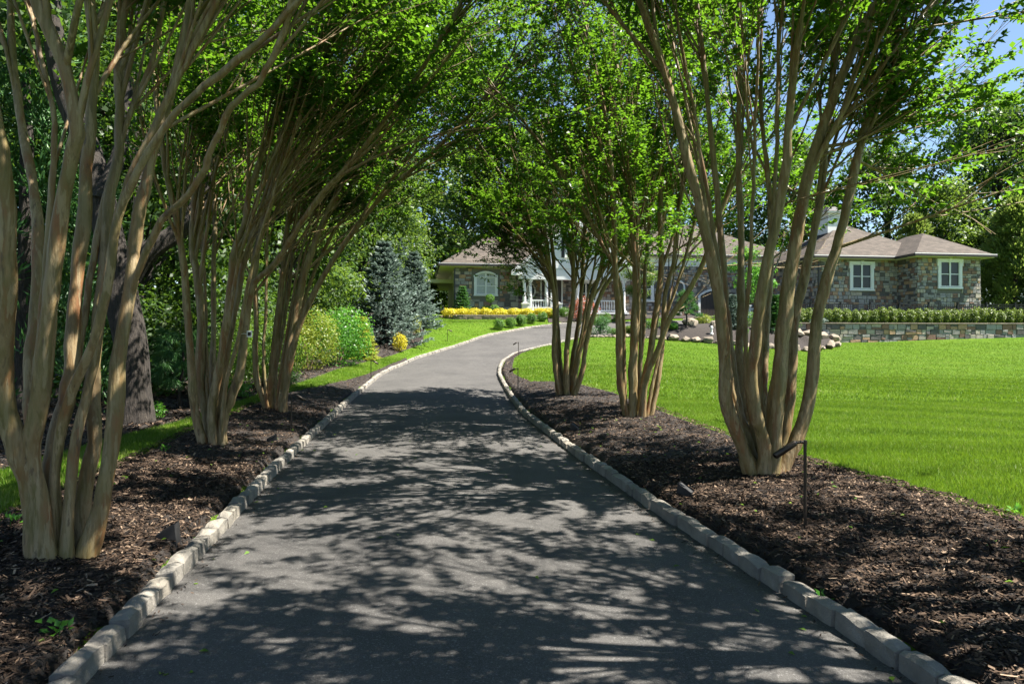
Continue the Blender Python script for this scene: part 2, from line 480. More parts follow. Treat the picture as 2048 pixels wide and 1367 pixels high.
def strip(name, ya, fa, fb, n, zf, mat, power=1.0, **kw):
    ya = np.asarray(ya); t = np.linspace(0, 1, n) ** power
    Yg = np.repeat(ya[:, None], n, 1)
    Xg = fa(ya)[:, None] * (1 - t) + fb(ya)[:, None] * t
    Zg = zf(Xg, Yg, np.repeat(t[None, :], len(ya), 0))
    ii = np.arange(Xg.size).reshape(Xg.shape)
    q = np.stack([ii[:-1, :-1], ii[:-1, 1:], ii[1:, 1:], ii[1:, :-1]], -1).reshape(-1, 4)
    me = npmesh(name, np.stack([Xg, Yg, Zg], -1).reshape(-1, 3), q, smooth=True)
    return obj(name, me, mat, **kw)

yy = np.concatenate([np.arange(-12, 30, 0.4), np.arange(30, 39.2, 0.1)])
strip('driveway', yy, lambda y: xl(y) - 0.05, lambda y: xr(y) + 0.05, 9, lambda x, y, t: base(y) + 0.035 * (1 - (2 * t - 1) ** 2), M['asphalt'],
      kind='structure', label='dark asphalt driveway curving uphill to the house')
yc = np.arange(39.15, 46.5, 0.25)
strip('entrance_court', yc, lambda y: xl(y) - 0.05, lambda y: np.full_like(y, 24.0), 30, lambda x, y, t: base(y) + 0.03 + np.where(x > 14, 0.15, 0) * 0, M['asphalt'],
      kind='structure', label='grey asphalt court before the house')

lump = lambda x, y: 0.010 * np.sin(x * 9 + np.sin(y * 5)) * np.sin(y * 8 + 1.3 * np.sin(x * 6)) + 0.009 * np.sin(x * 23 + y * 9) * np.sin(y * 21 - x * 7)
def bedz(x, y, t):
    e = np.minimum(1, np.minimum(t / 0.03 + 0.5, (1 - t) / 0.06))
    return ground(x, y) + (0.05 * e - 0.025) + lump(x, y) * np.minimum(1, (1 - t) / 0.1) * np.minimum(1, t / .1)
yb = np.concatenate([np.arange(-6, 1, 0.5), np.arange(1, 20, 0.07), np.arange(20, 30, 0.2)])
strip('mulch_bed_right', yb, lambda y: xr(y) + 0.13, xrb, 50, bedz, M['mulch'], kind='structure',
      label='dark bark mulch bed along the right kerb')
ybl = np.concatenate([np.arange(-6, 1, 0.5), np.arange(1, 20, 0.07), np.arange(20, 27, 0.2)])
strip('mulch_bed_left', ybl, lambda y: xl(y) - 0.13, xlb, 50, bedz, M['mulch'], kind='structure',
      label='dark bark mulch bed along the left kerb')
yw = np.concatenate([np.arange(-10, 4, 0.7), np.arange(4, 44, 0.25)])
strip('woodland_floor', yw, xwb, lambda y: np.full_like(y, -70.0), 60, lambda x, y, t: ground(x, y) + 0.03 * np.minimum(1, t * 300) + 2 * lump(x, y) * np.minimum(1, t * 60) * (t < .3),
      M['mulch'], power=2.2, kind='structure', label='mulched woodland floor left of the lawn strip')
# island bed between lawn and court
LAWN_TOP_X = [2.6, 4.2, 7.0, 10.5, 13.0, 14.6, 16.3, 17.0]
LAWN_TOP_Y = [33.5, 34.2, 34.2, 33.6, 33.2, 33.3, 34.3, 36.0]
xi = np.arange(3.4, 17.0, 0.2)
t = np.linspace(0, 1, 24)
ya0 = np.interp(xi, LAWN_TOP_X, LAWN_TOP_Y)
yb0 = np.minimum(np.interp(xi, RX[14:], RY[14:]) - 0.15, np.where(xi > 14.8, 36.0, 50)); yb0 = np.maximum(yb0, ya0 + 0.02)
XI = np.repeat(xi[:, None], 24, 1); YI = ya0[:, None] * (1 - t) + yb0[:, None] * t
ZI = ground(XI, YI) + 0.05 + 0.62 * np.sin(np.pi * t)[None, :] * sm(5, 9, XI) * (1 - 0.4 * sm(14, 16, XI))
ii = np.arange(XI.size).reshape(XI.shape)
qi = np.stack([ii[:-1, :-1], ii[1:, :-1], ii[1:, 1:], ii[:-1, 1:]], -1).reshape(-1, 4)
obj('island_bed', npmesh('island_bed', np.stack([XI, YI, ZI], -1).reshape(-1, 3), qi, smooth=True), M['mulch'], kind='structure',
    label='raised mulch bed between lawn and entrance court')
xf = np.arange(2.2, 21.0, 0.3)
y0f = np.interp(xf, LX[10:], LY[10:]) + 0.2; tf = np.linspace(0, 1, 14)
XF = np.repeat(xf[:, None], 14, 1); YF = y0f[:, None] * (1 - tf) + 49.8 * tf
ii = np.arange(XF.size).reshape(XF.shape)
obj('foundation_bed', npmesh('foundation_bed', np.stack([XF, YF, ground(XF, YF) + 0.06], -1).reshape(-1, 3),
    np.stack([ii[:-1, :-1], ii[1:, :-1], ii[1:, 1:], ii[:-1, 1:]], -1).reshape(-1, 4), smooth=True), M['mulch'], kind='structure',
    label='mulch bed along the foot of the house')
def island_z(x, y):
    a = np.interp(x, LAWN_TOP_X, LAWN_TOP_Y); b_ = min(np.interp(x, RX[14:], RY[14:]) - .15, 36.0 if x > 14.8 else 50)
    tt = min(1, max(0, (y - a) / max(b_ - a, .05)))
    return gz(x, y) + .05 + .62 * math.sin(math.pi * tt) * float(sm(5, 9, x)) * (1 - .4 * float(sm(14, 16, x)))

# ------------------------------------------------------------------ kerbs of single granite blocks
def block_mesh(seed, name):
    r = random.Random(seed)
    bm = bmesh.new()
    bmesh.ops.create_cube(bm, size=1.0)
    bmesh.ops.subdivide_edges(bm, edges=bm.edges[:], cuts=2, use_grid_fill=True)
    tl, tr_, sk = r.uniform(-.06, .06), r.uniform(-.05, .05), r.uniform(-.07, .07)
    for v in bm.verts:
        x, y, z = v.co
        ex, ey, ez = abs(x) > .49, abs(y) > .49, z > .49
        n = ex + ey + ez
        k = {0: 0, 1: 0, 2: .05, 3: .085}[n]
        v.co.x -= math.copysign(k * .30, x) if ex else 0
        v.co.y -= math.copysign(k * .8, y) if ey else 0
        v.co.z -= k if ez else 0
        v.co.x += r.uniform(-.012, .012) + sk * y
        v.co.y += r.uniform(-.04, .04) + tl * x
        v.co.z += r.uniform(-.028, .028) + (tr_ * x if z > 0 else 0)
    me = bpy.data.meshes.new(name); bm.to_mesh(me); bm.free()
    for p in me.polygons: p.use_smooth = False
    me.materials.append(M['granite'])
    return me
BLOCKS = [block_mesh(40 + k, 'granite_block') for k in range(10)]
def kerb(name, fx, ys, ye, side, label):
    root = obj(name, None, kind='structure', label=label)
    ysamp = np.arange(ys, ye, 0.02); xs = fx(ysamp) + side * 0.062
    s = np.concatenate([[0], np.cumsum(np.hypot(np.diff(xs), np.diff(ysamp)))])
    r = random.Random(name)
    p = 0.0
    while p < s[-1] - 0.4:
        L = r.uniform(0.20, 0.32)
        a, b_ = p, p + L
        xa, xb = np.interp(a, s, xs), np.interp(b_, s, xs); y0, y1 = np.interp(a, s, ysamp), np.interp(b_, s, ysamp)
        cx, cy = (xa + xb) / 2, (y0 + y1) / 2
        zz = float(base(cy)); h = 0.25 + r.uniform(-.015, .018)
        o = obj('granite_block', r.choice(BLOCKS), parent=root)
        o.location = (cx + r.uniform(-.008, .008), cy, zz - 0.020 + r.uniform(-.006, .006))
        slope = math.atan2(float(base(y1) - base(y0)), L)
        o.rotation_euler = (r.uniform(-.03, .03), -slope + r.uniform(-.02, .02), math.atan2(y1 - y0, xb - xa) + r.uniform(-.025, .025))
        o.scale = (L - 0.008, 0.112 + r.uniform(-.006, .006), h)
        p = b_
kerb('kerb_left', xl, 1.6, 42.6, -1, 'pale granite block kerb along the left side of the driveway')
kerb('kerb_right', xr, 1.6, 37.6, 1, 'pale granite block kerb along the right side of the driveway')

# ------------------------------------------------------------------ bark chips and grass (nobody could count them)
def chips(name, pts, lo, hi, label, parent=None):
    n = len(pts)
    yaw = RNG.uniform(0, 2 * np.pi, n); pit = RNG.normal(0, 0.28, n); rol = RNG.normal(0, 0.35, n)
    L = RNG.uniform(lo, hi, n) * RNG.choice([1, 1, 1, 1.8], n); W = RNG.uniform(0.22, 0.42, n) * np.minimum(L, hi) 
    A = np.stack([np.cos(yaw) * np.cos(pit), np.sin(yaw) * np.cos(pit), np.sin(pit)], -1)
    Nn = np.stack([np.sin(rol) * -np.sin(yaw), np.sin(rol) * np.cos(yaw), np.cos(rol)], -1)
    S = unit(np.cross(A, Nn))
    a = pts - A * L[:, None] / 2; c = pts + A * L[:, None] / 2
    k = RNG.uniform(.35, 1.0, n)[:, None]
    V = np.stack([a - S * W[:, None] / 2, a + S * W[:, None] / 2 * k, c + S * W[:, None] / 2, c - S * W[:, None] / 2 * k], 1).reshape(-1, 3)
    rnd = np.repeat(RNG.beta(1.5, 2.2, n), 4)
    return obj(name, npmesh(name, V, np.arange(len(V)).reshape(-1, 4), rnd), M['chip'], kind='stuff', label=label, cat='mulch')
def scatter(y0, y1, fa, fb, dens, xmax=None):
    """uniform points between two curves"""
    ys = np.linspace(y0, y1, 400); w = np.maximum(fb(ys) - fa(ys), 0)
    n = int(np.trapezoid(w, ys) * dens) if hasattr(np, 'trapezoid') else int(np.trapz(w, ys) * dens)
    cdf = np.cumsum(w); cdf = cdf / cdf[-1]
    y = np.interp(RNG.random(n), cdf, ys)
    a, b_ = fa(y), fb(y)
    x = a + (b_ - a) * RNG.random(n)
    return x, y
def bed_points(parts):
    X, Y = np.concatenate([p[0] for p in parts]), np.concatenate([p[1] for p in parts])
    return np.stack([X, Y, ground(X, Y) + 0.034 + lump(X, Y) + RNG.uniform(-.004, .012, len(X))], -1)
R0 = lambda y: xr(y) + 0.17
L0 = lambda y: xl(y) - 0.17
chips('mulch_chips', bed_points([scatter(2.0, 8, R0, lambda y: xrb(y) + .03, 4000), scatter(8, 14, R0, lambda y: xrb(y) + .03, 1300), scatter(14, 29, R0, xrb, 500)]),
      0.014, 0.042, 'loose bark chips covering the bed by the right kerb')
chips('mulch_chips', bed_points([scatter(2.0, 8, lambda y: xlb(y) - .03, L0, 4000), scatter(8, 14, lambda y: xlb(y) - .03, L0, 1300), scatter(14, 26, xlb, L0, 500)]),
      0.014, 0.042, 'loose bark chips covering the bed by the left kerb')
chips('mulch_chips', bed_points([scatter(6, 18, lambda y: xwb(y) - 3.5, lambda y: xwb(y), 320), scatter(18, 36, lambda y: xwb(y) - 2.5, xwb, 160)]),
      0.04, 0.09, 'loose bark chips on the woodland floor')

cr = []
for fx_, sg in ((xl, 1), (xr, -1)):
    yk = RNG.uniform(2.2, 16, 420); xk = fx_(yk) + sg * np.abs(RNG.normal(0.015, .07, 420)); tk = (xk - xl(yk)) / (xr(yk) - xl(yk))
    cr.append(np.stack([xk, yk, base(yk) + .035 * (1 - (2 * tk - 1) ** 2) + .007], -1))
chips('mulch_crumbs', np.concatenate(cr), 0.008, 0.026, 'bark crumbs spilled along both driveway edges')
def grass(name, x, y, h, w, label, lean=0.35):
    n = len(x)
    z = ground(x, y) - 0.005
    ph = np.sin((y + 0.16 * x) * 2 * np.pi / 1.25 + 1.5 * np.sin(x * .8) + 1.2 * np.sin(y * .37)) + RNG.normal(0, .9, n)
    az = np.where(ph > 0, 0.2, np.pi + .2) + RNG.normal(0, 1.0, n)
    ln = np.abs(RNG.normal(lean, 0.25, n))
    H = RNG.uniform(0.6, 1.15, n) * h
    yaw = RNG.uniform(0, 2 * np.pi, n)
    B = np.stack([x, y, z], -1); S = np.stack([np.cos(yaw), np.sin(yaw), np.zeros(n)], -1) * (w * RNG.uniform(.7, 1.3, n) / 2)[:, None]
    T = B + np.stack([np.cos(az) * ln * H, np.sin(az) * ln * H, H], -1)
    V = np.stack([B - S, B + S, T], 1).reshape(-1, 3)
    patch = 0.5 + 0.2 * np.sin(x * 1.3 + np.sin(y * .9) * 2) * np.sin(y * 1.7 + 1) + .18 * np.sin(x * 4.1 + 2 * np.sin(y * 2.3)) * np.sin(y * 3.7 + np.sin(x * 2))
    stripe = .16 * np.sign(np.sin((x * .55 + y) * 2 * np.pi / 2.3 + .6 * np.sin(x * .3)))
    rnd = np.repeat(np.clip(patch * 0.9 + stripe + RNG.normal(0.02, .17, n), 0, 0.97) , 3)
    k = RNG.random(n) < 0.05 + .06 * (np.sin(x * 2.1 + y) * np.sin(y * 2.9 - x * .6) > .45)
    rnd = rnd.reshape(-1, 3); rnd[k] = 1.0; rnd = rnd.ravel()
    return obj(name, npmesh(name, V, np.arange(len(V)).reshape(-1, 3), rnd), M['blade'], kind='stuff', label=label, cat='grass')
vis = lambda y: np.maximum(0.80 * y + 0.3, xrb(y))
gp = [scatter(4.6, 9, xrb, vis, 6000), scatter(9, 15, xrb, vis, 3200)]
grass('lawn_grass', np.concatenate([p[0] for p in gp]), np.concatenate([p[1] for p in gp]), 0.052, 0.0055, 'short mown grass of the near right lawn')
def top_ok(x, y):
    return y < np.interp(x, LAWN_TOP_X + [17.5, 30], LAWN_TOP_Y + [36.05, 36.9])
lawnl = lambda y: np.maximum(xrb(y), xr(y) + .3)
gp = [scatter(15, 24, lawnl, vis, 650), scatter(24, 36.8, lawnl, vis, 330)]
X_, Y_ = np.concatenate([p[0] for p in gp]), np.concatenate([p[1] for p in gp])
k = top_ok(X_, Y_)
grass('lawn_grass', X_[k], Y_[k], 0.06, 0.016, 'sunlit mown grass of the far right lawn')
gp = [scatter(5, 14, xwb, xlb, 4200), scatter(14, 27, xwb, xlb, 1500)]
grass('lawn_grass', np.concatenate([p[0] for p in gp]), np.concatenate([p[1] for p in gp]), 0.06, 0.008, 'narrow strip of mown grass along the left bed')
gp = [scatter(25, 42, xwb, lambda y: xl(y) - .3, 350)]
grass('lawn_grass', gp[0][0], gp[0][1], 0.06, 0.016, 'sunny grass patch left of the driveway bend')

# ------------------------------------------------------------------ crape myrtles
def rot_about(v, ax, a):
    ax = unit(ax)
    c, s = np.cos(a)[:, None], np.sin(a)[:, None]
    return v * c + np.cross(ax, v) * s + ax * np.sum(ax * v, -1, keepdims=True) * (1 - c)

def sprout(P, R, per, tmin, Lr, ang, up, outward, centre, bias, rs, npts=5, rscale=0.6, tip=True):
    """children of polylines P (B,n,3), R (B,n)"""
    B, n, _ = P.shape
    K = per + (1 if tip else 0)
    t = rs.uniform(tmin, 0.97, (B, K))
    if tip: t[:, -1] = 1.0
    fi = t * (n - 1); i = np.minimum(fi.astype(int), n - 2); u = (fi - i)[..., None]
    bi = np.arange(B)[:, None]
    O = P[bi, i] * (1 - u) + P[bi, i + 1] * u
    D = unit(P[bi, i + 1] - P[bi, i])
    r0 = (R[bi, i] * (1 - u[..., 0]) + R[bi, i + 1] * u[..., 0])
    O, D, r0 = O.reshape(-1, 3), D.reshape(-1, 3), r0.ravel()
    m = len(O)
    ax = unit(np.cross(D, rs.normal(0, 1, (m, 3))))
    a = np.abs(rs.normal(ang, ang * .35, m))
    if tip: a.reshape(B, K)[:, -1] *= 0.35
    D2 = rot_about(D, ax, a)
    od = O - centre; od[:, 2] = 0
    od = unit(od)
    D2 = unit(D2 + outward * od + np.array([0, 0, up]) + np.array(bias))
    L = rs.uniform(*Lr, m)
    s = np.linspace(0, 1, npts)[None, :, None]
    curve = rs.normal(0, 0.10, (m, 1, 3)) * L[:, None, None]
    bend = np.zeros((m, 1, 3)); bend[..., 2] = rs.uniform(-.02, .14, (m, 1)) * L[:, None]
    Q = O[:, None, :] + D2[:, None, :] * s * L[:, None, None] + (curve + bend) * s ** 2
    rr = np.minimum(r0 * rscale, 0.0155 * L)[:, None] * (1 - 0.68 * s[None, 0, :, 0])
    return Q, rr

def crape(name, Y0, stems, label, seed, zleaf=3.2, bias=(0, 0, 0), dens=1.0, reach=1.32, base_px=None, hidden=False, shift=None, sparse=None, tag_h=4.9, zb=2.3, up=.25, low=None, lowbr=0, extra=4, lowrng=(15, 27), gapv=-.26, zcap=6.7):
    rs = np.random.default_rng(seed)
    bx, by, bz_ = px(base_px[0], base_px[1], Y0) if shift is None else shift
    root = thing(name, (bx, by, bz_), label, 'tree', 'crape myrtles lining the driveway')
    off = np.array([bx, by, bz_])
    allP, allR = [], []
    stems = list(stems)
    for j in range(extra):                 # slender stems between the main ones
        i0 = int(rs.integers(0, len(stems) - 2)); A_, B_ = stems[i0][3], stems[i0 + 1][3]
        if A_[0][1] < base_px[1] - 150 or B_[0][1] < base_px[1] - 150: continue
        tq = np.linspace(0, 1, 8); f = rs.uniform(.3, .7)
        qa = np.array([[np.interp(q, np.linspace(0, 1, len(A_)), [p[c_] for p in A_]) for c_ in (0, 1)] for q in tq])
        qb = np.array([[np.interp(q, np.linspace(0, 1, len(B_)), [p[c_] for p in B_]) for c_ in (0, 1)] for q in tq])
        stems.append((rs.uniform(.05, .07), rs.uniform(-.1, .2), rs.uniform(-.9, 1.1), [tuple(p) for p in qa * f + qb * (1 - f)]))
    ns = len(stems)
    for k, (w, d0, d1, pts) in enumerate(stems):
        pts = np.array(pts, float)
        s = np.linspace(0, 1, len(pts))
        W = np.array([px(x, y, Y0 + d0 + (d1 - d0) * q ** 1.2) for (x, y), q in zip(pts, s)]) 
        if shift is not None:
            W = W - np.array(px(base_px[0], base_px[1], Y0)) + off
        # the stem goes on above the picture
        while W[-1, 2] < tag_h:
            d = unit((W[-1] - W[-2])[None])[0]
            o = W[-1] - off; o[2] = 0
            d = unit((d + np.array([0, 0, .15]) + rs.normal(0, .1, 3) + .06 * o / (np.linalg.norm(o) + .1))[None])[0]
            W = np.vstack([W, W[-1] + d * 0.55])
        side_stem = pts[0][1] < base_px[1] - 150
        if not side_stem: W[0, 2] -= 0.10
        C = catmull(W, 40)
        hgt = np.clip((C[:, 2] - (bz_ if not side_stem else C[0, 2])) / (tag_h + .5), 0, 1)
        rad = w / 2 * (1 - 0.66 * hgt ** 1.05)
        if not side_stem: rad = rad * (1 + 0.38 * np.exp(-(C[:, 2] - C[0, 2]) / 0.16))
        rad = rad * (1 + 0.05 * np.sin(np.arange(40) * 1.1 + k * 2) + 0.05 * rs.normal(0, 1, 40) * np.linspace(1, .4, 40))
        C[1:] += rs.normal(0, 0.004, (39, 3))
        allP.append(C); allR.append(rad)
        V, Fq = tubes(C[None], rad[None], 12)
        ang = np.arctan2(V[:, 1] - np.repeat(C[:, 1], 12), V[:, 0] - np.repeat(C[:, 0], 12))
        V[:, :2] += ((V - np.repeat(C, 12, 0)) * (0.06 * np.sin(3 * ang + V[:, 2] * 2.1 + k)[:, None] + .04 * np.sin(2 * ang - V[:, 2] * 5)[:, None]))[:, :2]
        obj('stem', npmesh('stem', V - off, Fq, smooth=True), M['bark'], root)
    # a low root crown that the stems share
    P = np.array(allP); R = np.array(allR)
    c0 = P[:, 0].mean(0)
    upper = P[:, 14:]; upR = R[:, 14:]
    b1, r1 = sprout(upper, upR, int(9 * dens), 0.08, (0.9 * reach, 2.0 * reach), 0.33, up, 0.24, c0, bias, rs, 6, 0.62)
    k = b1[:, 0, 2] > zb + bz_ - (rs.random(len(b1)) < .12) * .8
    b1, r1 = b1[k], r1[k]
    if lowbr:
        c1, q1 = sprout(P[:, lowrng[0]:lowrng[1]], R[:, lowrng[0]:lowrng[1]], lowbr, 0.05, (0.9, 2.0), 0.9, 0.02, 0.55, c0, bias, rs, 6, 0.4, False)
        if low is not None:
            k = low(c1); c1, q1 = c1[k], q1[k]
        b1 = np.concatenate([b1, c1]); r1 = np.concatenate([r1, q1])
    b2, r2 = sprout(b1, r1, 5, 0.2, (0.5 * reach, 1.15 * reach), 0.45, 0.16, 0.16, c0, bias, rs, 4, 0.65)
    b3, r3 = sprout(b2, r2, 6, 0.25, (0.25, 0.65), 0.6, 0.05, 0.1, c0, (bias[0] * .5, bias[1] * .5, 0), rs, 3, 0.6)
    parts = [tubes(b1, np.maximum(r1, .005), 5), tubes(b2, np.maximum(r2, .0034), 3)]
    zl = zleaf + 0.35 * np.sin(b3[:, 0, 0] * 1.3 + seed) + 0.3 * np.sin(b3[:, 0, 1] * 1.7)
    keep = b3[:, -1, 2] > zl
    q = b3[:, -1] + rs.uniform(0, 9)
    gap = np.sin(q[:, 0] * 4.6 + 1.7 * np.sin(q[:, 1] * 2.9)) * np.sin(q[:, 1] * 4.9 + 1.5 * np.sin(q[:, 2] * 3.1)) + .4 * np.sin(q[:, 2] * 4.0 + q[:, 0] * 1.3)
    keep &= gap > gapv
    keep &= b3[:, -1, 2] < zcap + .5 * np.sin(q[:, 0] * 2) + bz_
    if sparse is not None:
        keep &= sparse(b3[:, -1], rs)
    bare = b3[~keep & (rs.random(len(b3)) < .12)]
    b3 = b3[keep]; r3 = r3[keep]
    tw = rs.random(len(b3)) < (1.0 if Y0 < 8 else .4)
    parts.append(tubes(b3[tw], np.maximum(r3[tw], .0022), 3))
    if len(bare): parts.append(tubes(bare, np.full(bare.shape[:2], .003), 3))
    V, Fs = join(parts)
    obj('branches', npmesh('branches', V - off, Fs, smooth=True), M['bark'], root)
    # leaves in two ranks along the twigs
    per = 24 if Y0 < 8 else 20
    B = len(b3)
    tt = np.tile(np.linspace(0.15, 1.0, per), (B, 1)) + rs.normal(0, .03, (B, per))
    tt = np.clip(tt, 0, 1); n = b3.shape[1]
    fi = tt * (n - 1); i = np.minimum(fi.astype(int), n - 2); u = (fi - i)[..., None]
    bi = np.arange(B)[:, None]
    O = b3[bi, i] * (1 - u) + b3[bi, i + 1] * u
    D = unit(b3[bi, i + 1] - b3[bi, i])
    side = unit(np.cross(D, np.array([0, 0, 1.0]) + rs.normal(0, .35, D.shape)))
    sgn = np.where(np.arange(per) % 2 == 0, 1, -1)[None, :, None]
    A = unit(side * sgn * 1.0 + D * 0.55 + rs.normal(0, .3, D.shape) + np.array([0, 0, -.12]))
    Nr = unit(np.array([0, 0, 1.0]) + rs.normal(0, .45, D.shape))
    O, A, Nr = (q.reshape(-1, 3) for q in (O, A, Nr))
    m = len(O)
    V, Fq = leaves(O, A, Nr, rs.uniform(.055, .10, m), rs.uniform(.032, .056, m))
    twig_r = np.repeat(rs.beta(2, 2, B), per)
    rnd = np.repeat(np.clip(twig_r * .6 + rs.random(m) * .4, 0, 1), 4)
    obj('foliage', npmesh('foliage', V - off, Fq, rnd), M['leaf'], root, kind='stuff')
    return root, m

R1 = [(0.138, -.05, -.5, [(1508, 935), (1482, 890), (1452, 800), (1447, 700), (1438, 600), (1415, 480), (1380, 340), (1340, 180), (1300, 60), (1268, -20)]),
      (0.102, .10, .9, [(1512, 925), (1492, 868), (1472, 792), (1460, 690), (1452, 600), (1440, 450), (1420, 250), (1405, 100), (1392, -20)]),
      (0.102, .16, 1.0, [(1520, 925), (1502, 876), (1491, 811), (1479, 712), (1482, 620), (1482, 480), (1476, 300), (1480, 120), (1476, -20)]),
      (0.128, -.12, -.6, [(1528, 945), (1527, 887), (1513, 830), (1503, 754), (1510, 690), (1518, 620), (1530, 540), (1555, 430), (1572, 320), (1584, 180), (1600, 50), (1612, -30)]),
      (0.087, .22, 1.2, [(1532, 920), (1528, 830), (1530, 735), (1534, 640), (1542, 500), (1536, 350), (1522, 200), (1526, -20)]),
      (0.173, -.08, .1, [(1540, 948), (1545, 906), (1549, 830), (1559, 735), (1568, 640), (1588, 500), (1606, 400), (1640, 270), (1690, 140), (1740, 30), (1770, -30)]),
      (0.122, .15, .7, [(1548, 930), (1569, 868), (1582, 754), (1588, 640), (1617, 520), (1640, 400), (1652, 280), (1668, 140), (1692, -20)]),
      (0.138, .0, .3, [(1555, 935), (1576, 912), (1604, 850), (1624, 754), (1633, 640), (1660, 540), (1690, 430), (1710, 330), (1738, 225), (1780, 125), (1845, 35), (1900, -20)])]
T1 = [(0.132, -.10, -.5, [(82, 1098), (62, 980), (36, 900), (12, 800), (4, 714), (14, 620), (12, 480), (4, 350), (-20, 200), (-60, 40)]),
      (0.119, -.12, -.3, [(92, 1100), (80, 1000), (62, 910), (70, 850), (83, 780), (94, 648), (106, 560), (119, 439), (145, 307), (151, 228), (127, 132), (88, 35), (60, -40)]),
      (0.097, .25, .9, [(98, 1075), (66, 900), (60, 740), (72, 600), (76, 450), (62, 330), (42, 240), (24, 100), (22, -20)]),
      (0.110, -.02, .2, [(106, 1098), (101, 955), (114, 867), (136, 779), (145, 692), (153, 560), (169, 439), (176, 307), (184, 219), (190, 88), (176, -20)]),
      (0.066, -.04, -.4, [(112, 1092), (106, 985), (122, 850), (162, 744), (190, 670), (219, 560), (234, 439), (263, 373), (307, 285), (373, 205), (439, 150), (520, 85), (600, 0), (640, -40)]),
      (0.101, .12, .6, [(156, 1082), (171, 977), (188, 867), (185, 779), (197, 640), (211, 527), (219, 395), (238, 307), (238, 175), (242, 66), (256, -20)]),
      (0.106, .0, .4, [(172, 1080), (204, 999), (225, 867), (242, 692), (264, 560), (270, 500), (286, 395), (304, 307), (333, 211), (364, 110), (384, -10)]),
      (0.046, .12, -.4, [(262, 592), (274, 548), (325, 439), (382, 382), (421, 307), (461, 219), (520, 160), (570, 60), (590, -30)])]
T2 = [(0.117, -.1, -.6, [(408, 884), (390, 825), (386, 765), (377, 648), (371, 560), (366, 520), (354, 444), (335, 360), (318, 240), (300, 80), (290, -20)]),
      (0.134, .1, .4, [(418, 886), (412, 820), (400, 765), (403, 648), (395, 560), (385, 497), (388, 418), (398, 300), (402, 150), (410, -10)]),
      (0.089, .3, 1.0, [(426, 875), (424, 765), (427, 677), (427, 560), (430, 444), (426, 339), (430, 180), (444, 0)]),
      (0.117, -.1, -.4, [(428, 888), (424, 823), (436, 750), (450, 662), (462, 560), (470, 500), (491, 440), (500, 380), (518, 330), (556, 200), (600, 20)]),
      (0.117, .1, .5, [(436, 882), (438, 790), (456, 690), (476, 580), (489, 520), (520, 444), (543, 392), (572, 335), (612, 268), (680, 130), (720, 0)]),
      (0.125, -.05, .1, [(444, 885), (446, 838), (463, 794), (482, 735), (491, 648), (506, 560), (516, 490), (538, 400), (560, 300), (590, 150), (612, -10)]),
      (0.076, .0, -.7, [(501, 592), (513, 560), (543, 534), (567, 502), (580, 480), (606, 440), (650, 380), (706, 322), (770, 240), (830, 160)])]
T3 = [(0.112, 0, -.5, [(535, 818), (527, 800), (513, 755), (511, 690), (514, 633), (508, 560), (500, 480), (480, 380), (470, 250)]),
      (0.138, .1, .4, [(541, 818), (543, 765), (551, 677), (564, 560), (572, 470), (590, 370), (620, 260), (650, 150)]),
      (0.086, .3, 1.0, [(545, 812), (552, 740), (566, 660), (580, 560), (590, 480), (620, 380), (650, 300), (690, 200)]),
      (0.172, 0, .2, [(562, 820), (567, 795), (577, 706), (594, 618), (612, 540), (640, 460), (680, 380), (740, 290), (800, 210)]),
      (0.129, -.2, -.9, [(566, 815), (574, 760), (590, 680), (612, 618), (643, 560), (680, 500), (740, 420), (800, 360), (870, 300)]),
      (0.103, .2, 1.3, [(568, 812), (580, 720), (604, 620), (630, 540), (670, 460), (720, 400), (770, 340), (850, 250)])]
R2 = [(0.131, -.1, -.7, [(1258, 832), (1246, 797), (1238, 741), (1238, 640), (1231, 540), (1228, 440), (1222, 330), (1205, 200), (1170, 50)]),
      (0.160, -.15, .0, [(1264, 835), (1266, 730), (1270, 640), (1272, 550), (1265, 440), (1256, 300), (1236, 150), (1220, 20)]),
      (0.094, .2, .9, [(1271, 828), (1275, 797), (1281, 719), (1288, 640), (1290, 540), (1300, 440), (1306, 300), (1300, 150)]),
      (0.141, .0, .5, [(1276, 832), (1284, 786), (1301, 707), (1310, 640), (1322, 540), (1320, 440), (1324, 330), (1340, 200), (1350, 80)]),
      (0.112, -.2, -.8, [(1284, 826), (1290, 770), (1300, 736), (1318, 696), (1338, 640), (1378, 580), (1408, 520), (1440, 430), (1475, 330), (1520, 200)]),
      (0.102, .0, .5, [(1298, 834), (1307, 806), (1317, 752), (1326, 662), (1330, 590), (1348, 520), (1358, 440), (1372, 330), (1395, 200)]),
      (0.084, .1, -.4, [(1250, 815), (1248, 740), (1246, 650), (1238, 560), (1200, 480), (1150, 390), (1090, 300), (1020, 210)])]
R3 = [(0.129, .0, -.6, [(1120, 786), (1112, 745), (1108, 690), (1110, 610), (1100, 540), (1082, 480), (1050, 420), (1010, 360), (960, 290)]),
      (0.120, .1, .5, [(1127, 788), (1120, 730), (1116, 660), (1110, 560), (1100, 450), (1090, 340), (1075, 220)]),
      (0.138, -.1, .2, [(1134, 788), (1132, 740), (1137, 660), (1146, 600), (1146, 520), (1140, 430), (1130, 320), (1125, 200)]),
      (0.129, .1, .8, [(1138, 787), (1146, 720), (1158, 640), (1164, 560), (1170, 470), (1180, 360), (1186, 250)]),
      (0.138, .0, .1, [(1143, 788), (1153, 730), (1170, 660), (1182, 600), (1204, 530), (1218, 440), (1230, 340), (1240, 230)]),
      (0.120, -.2, -.7, [(1148, 783), (1164, 745), (1172, 690), (1184, 640), (1206, 580), (1232, 540), (1270, 480), (1300, 410), (1330, 320)])]
nl = 0
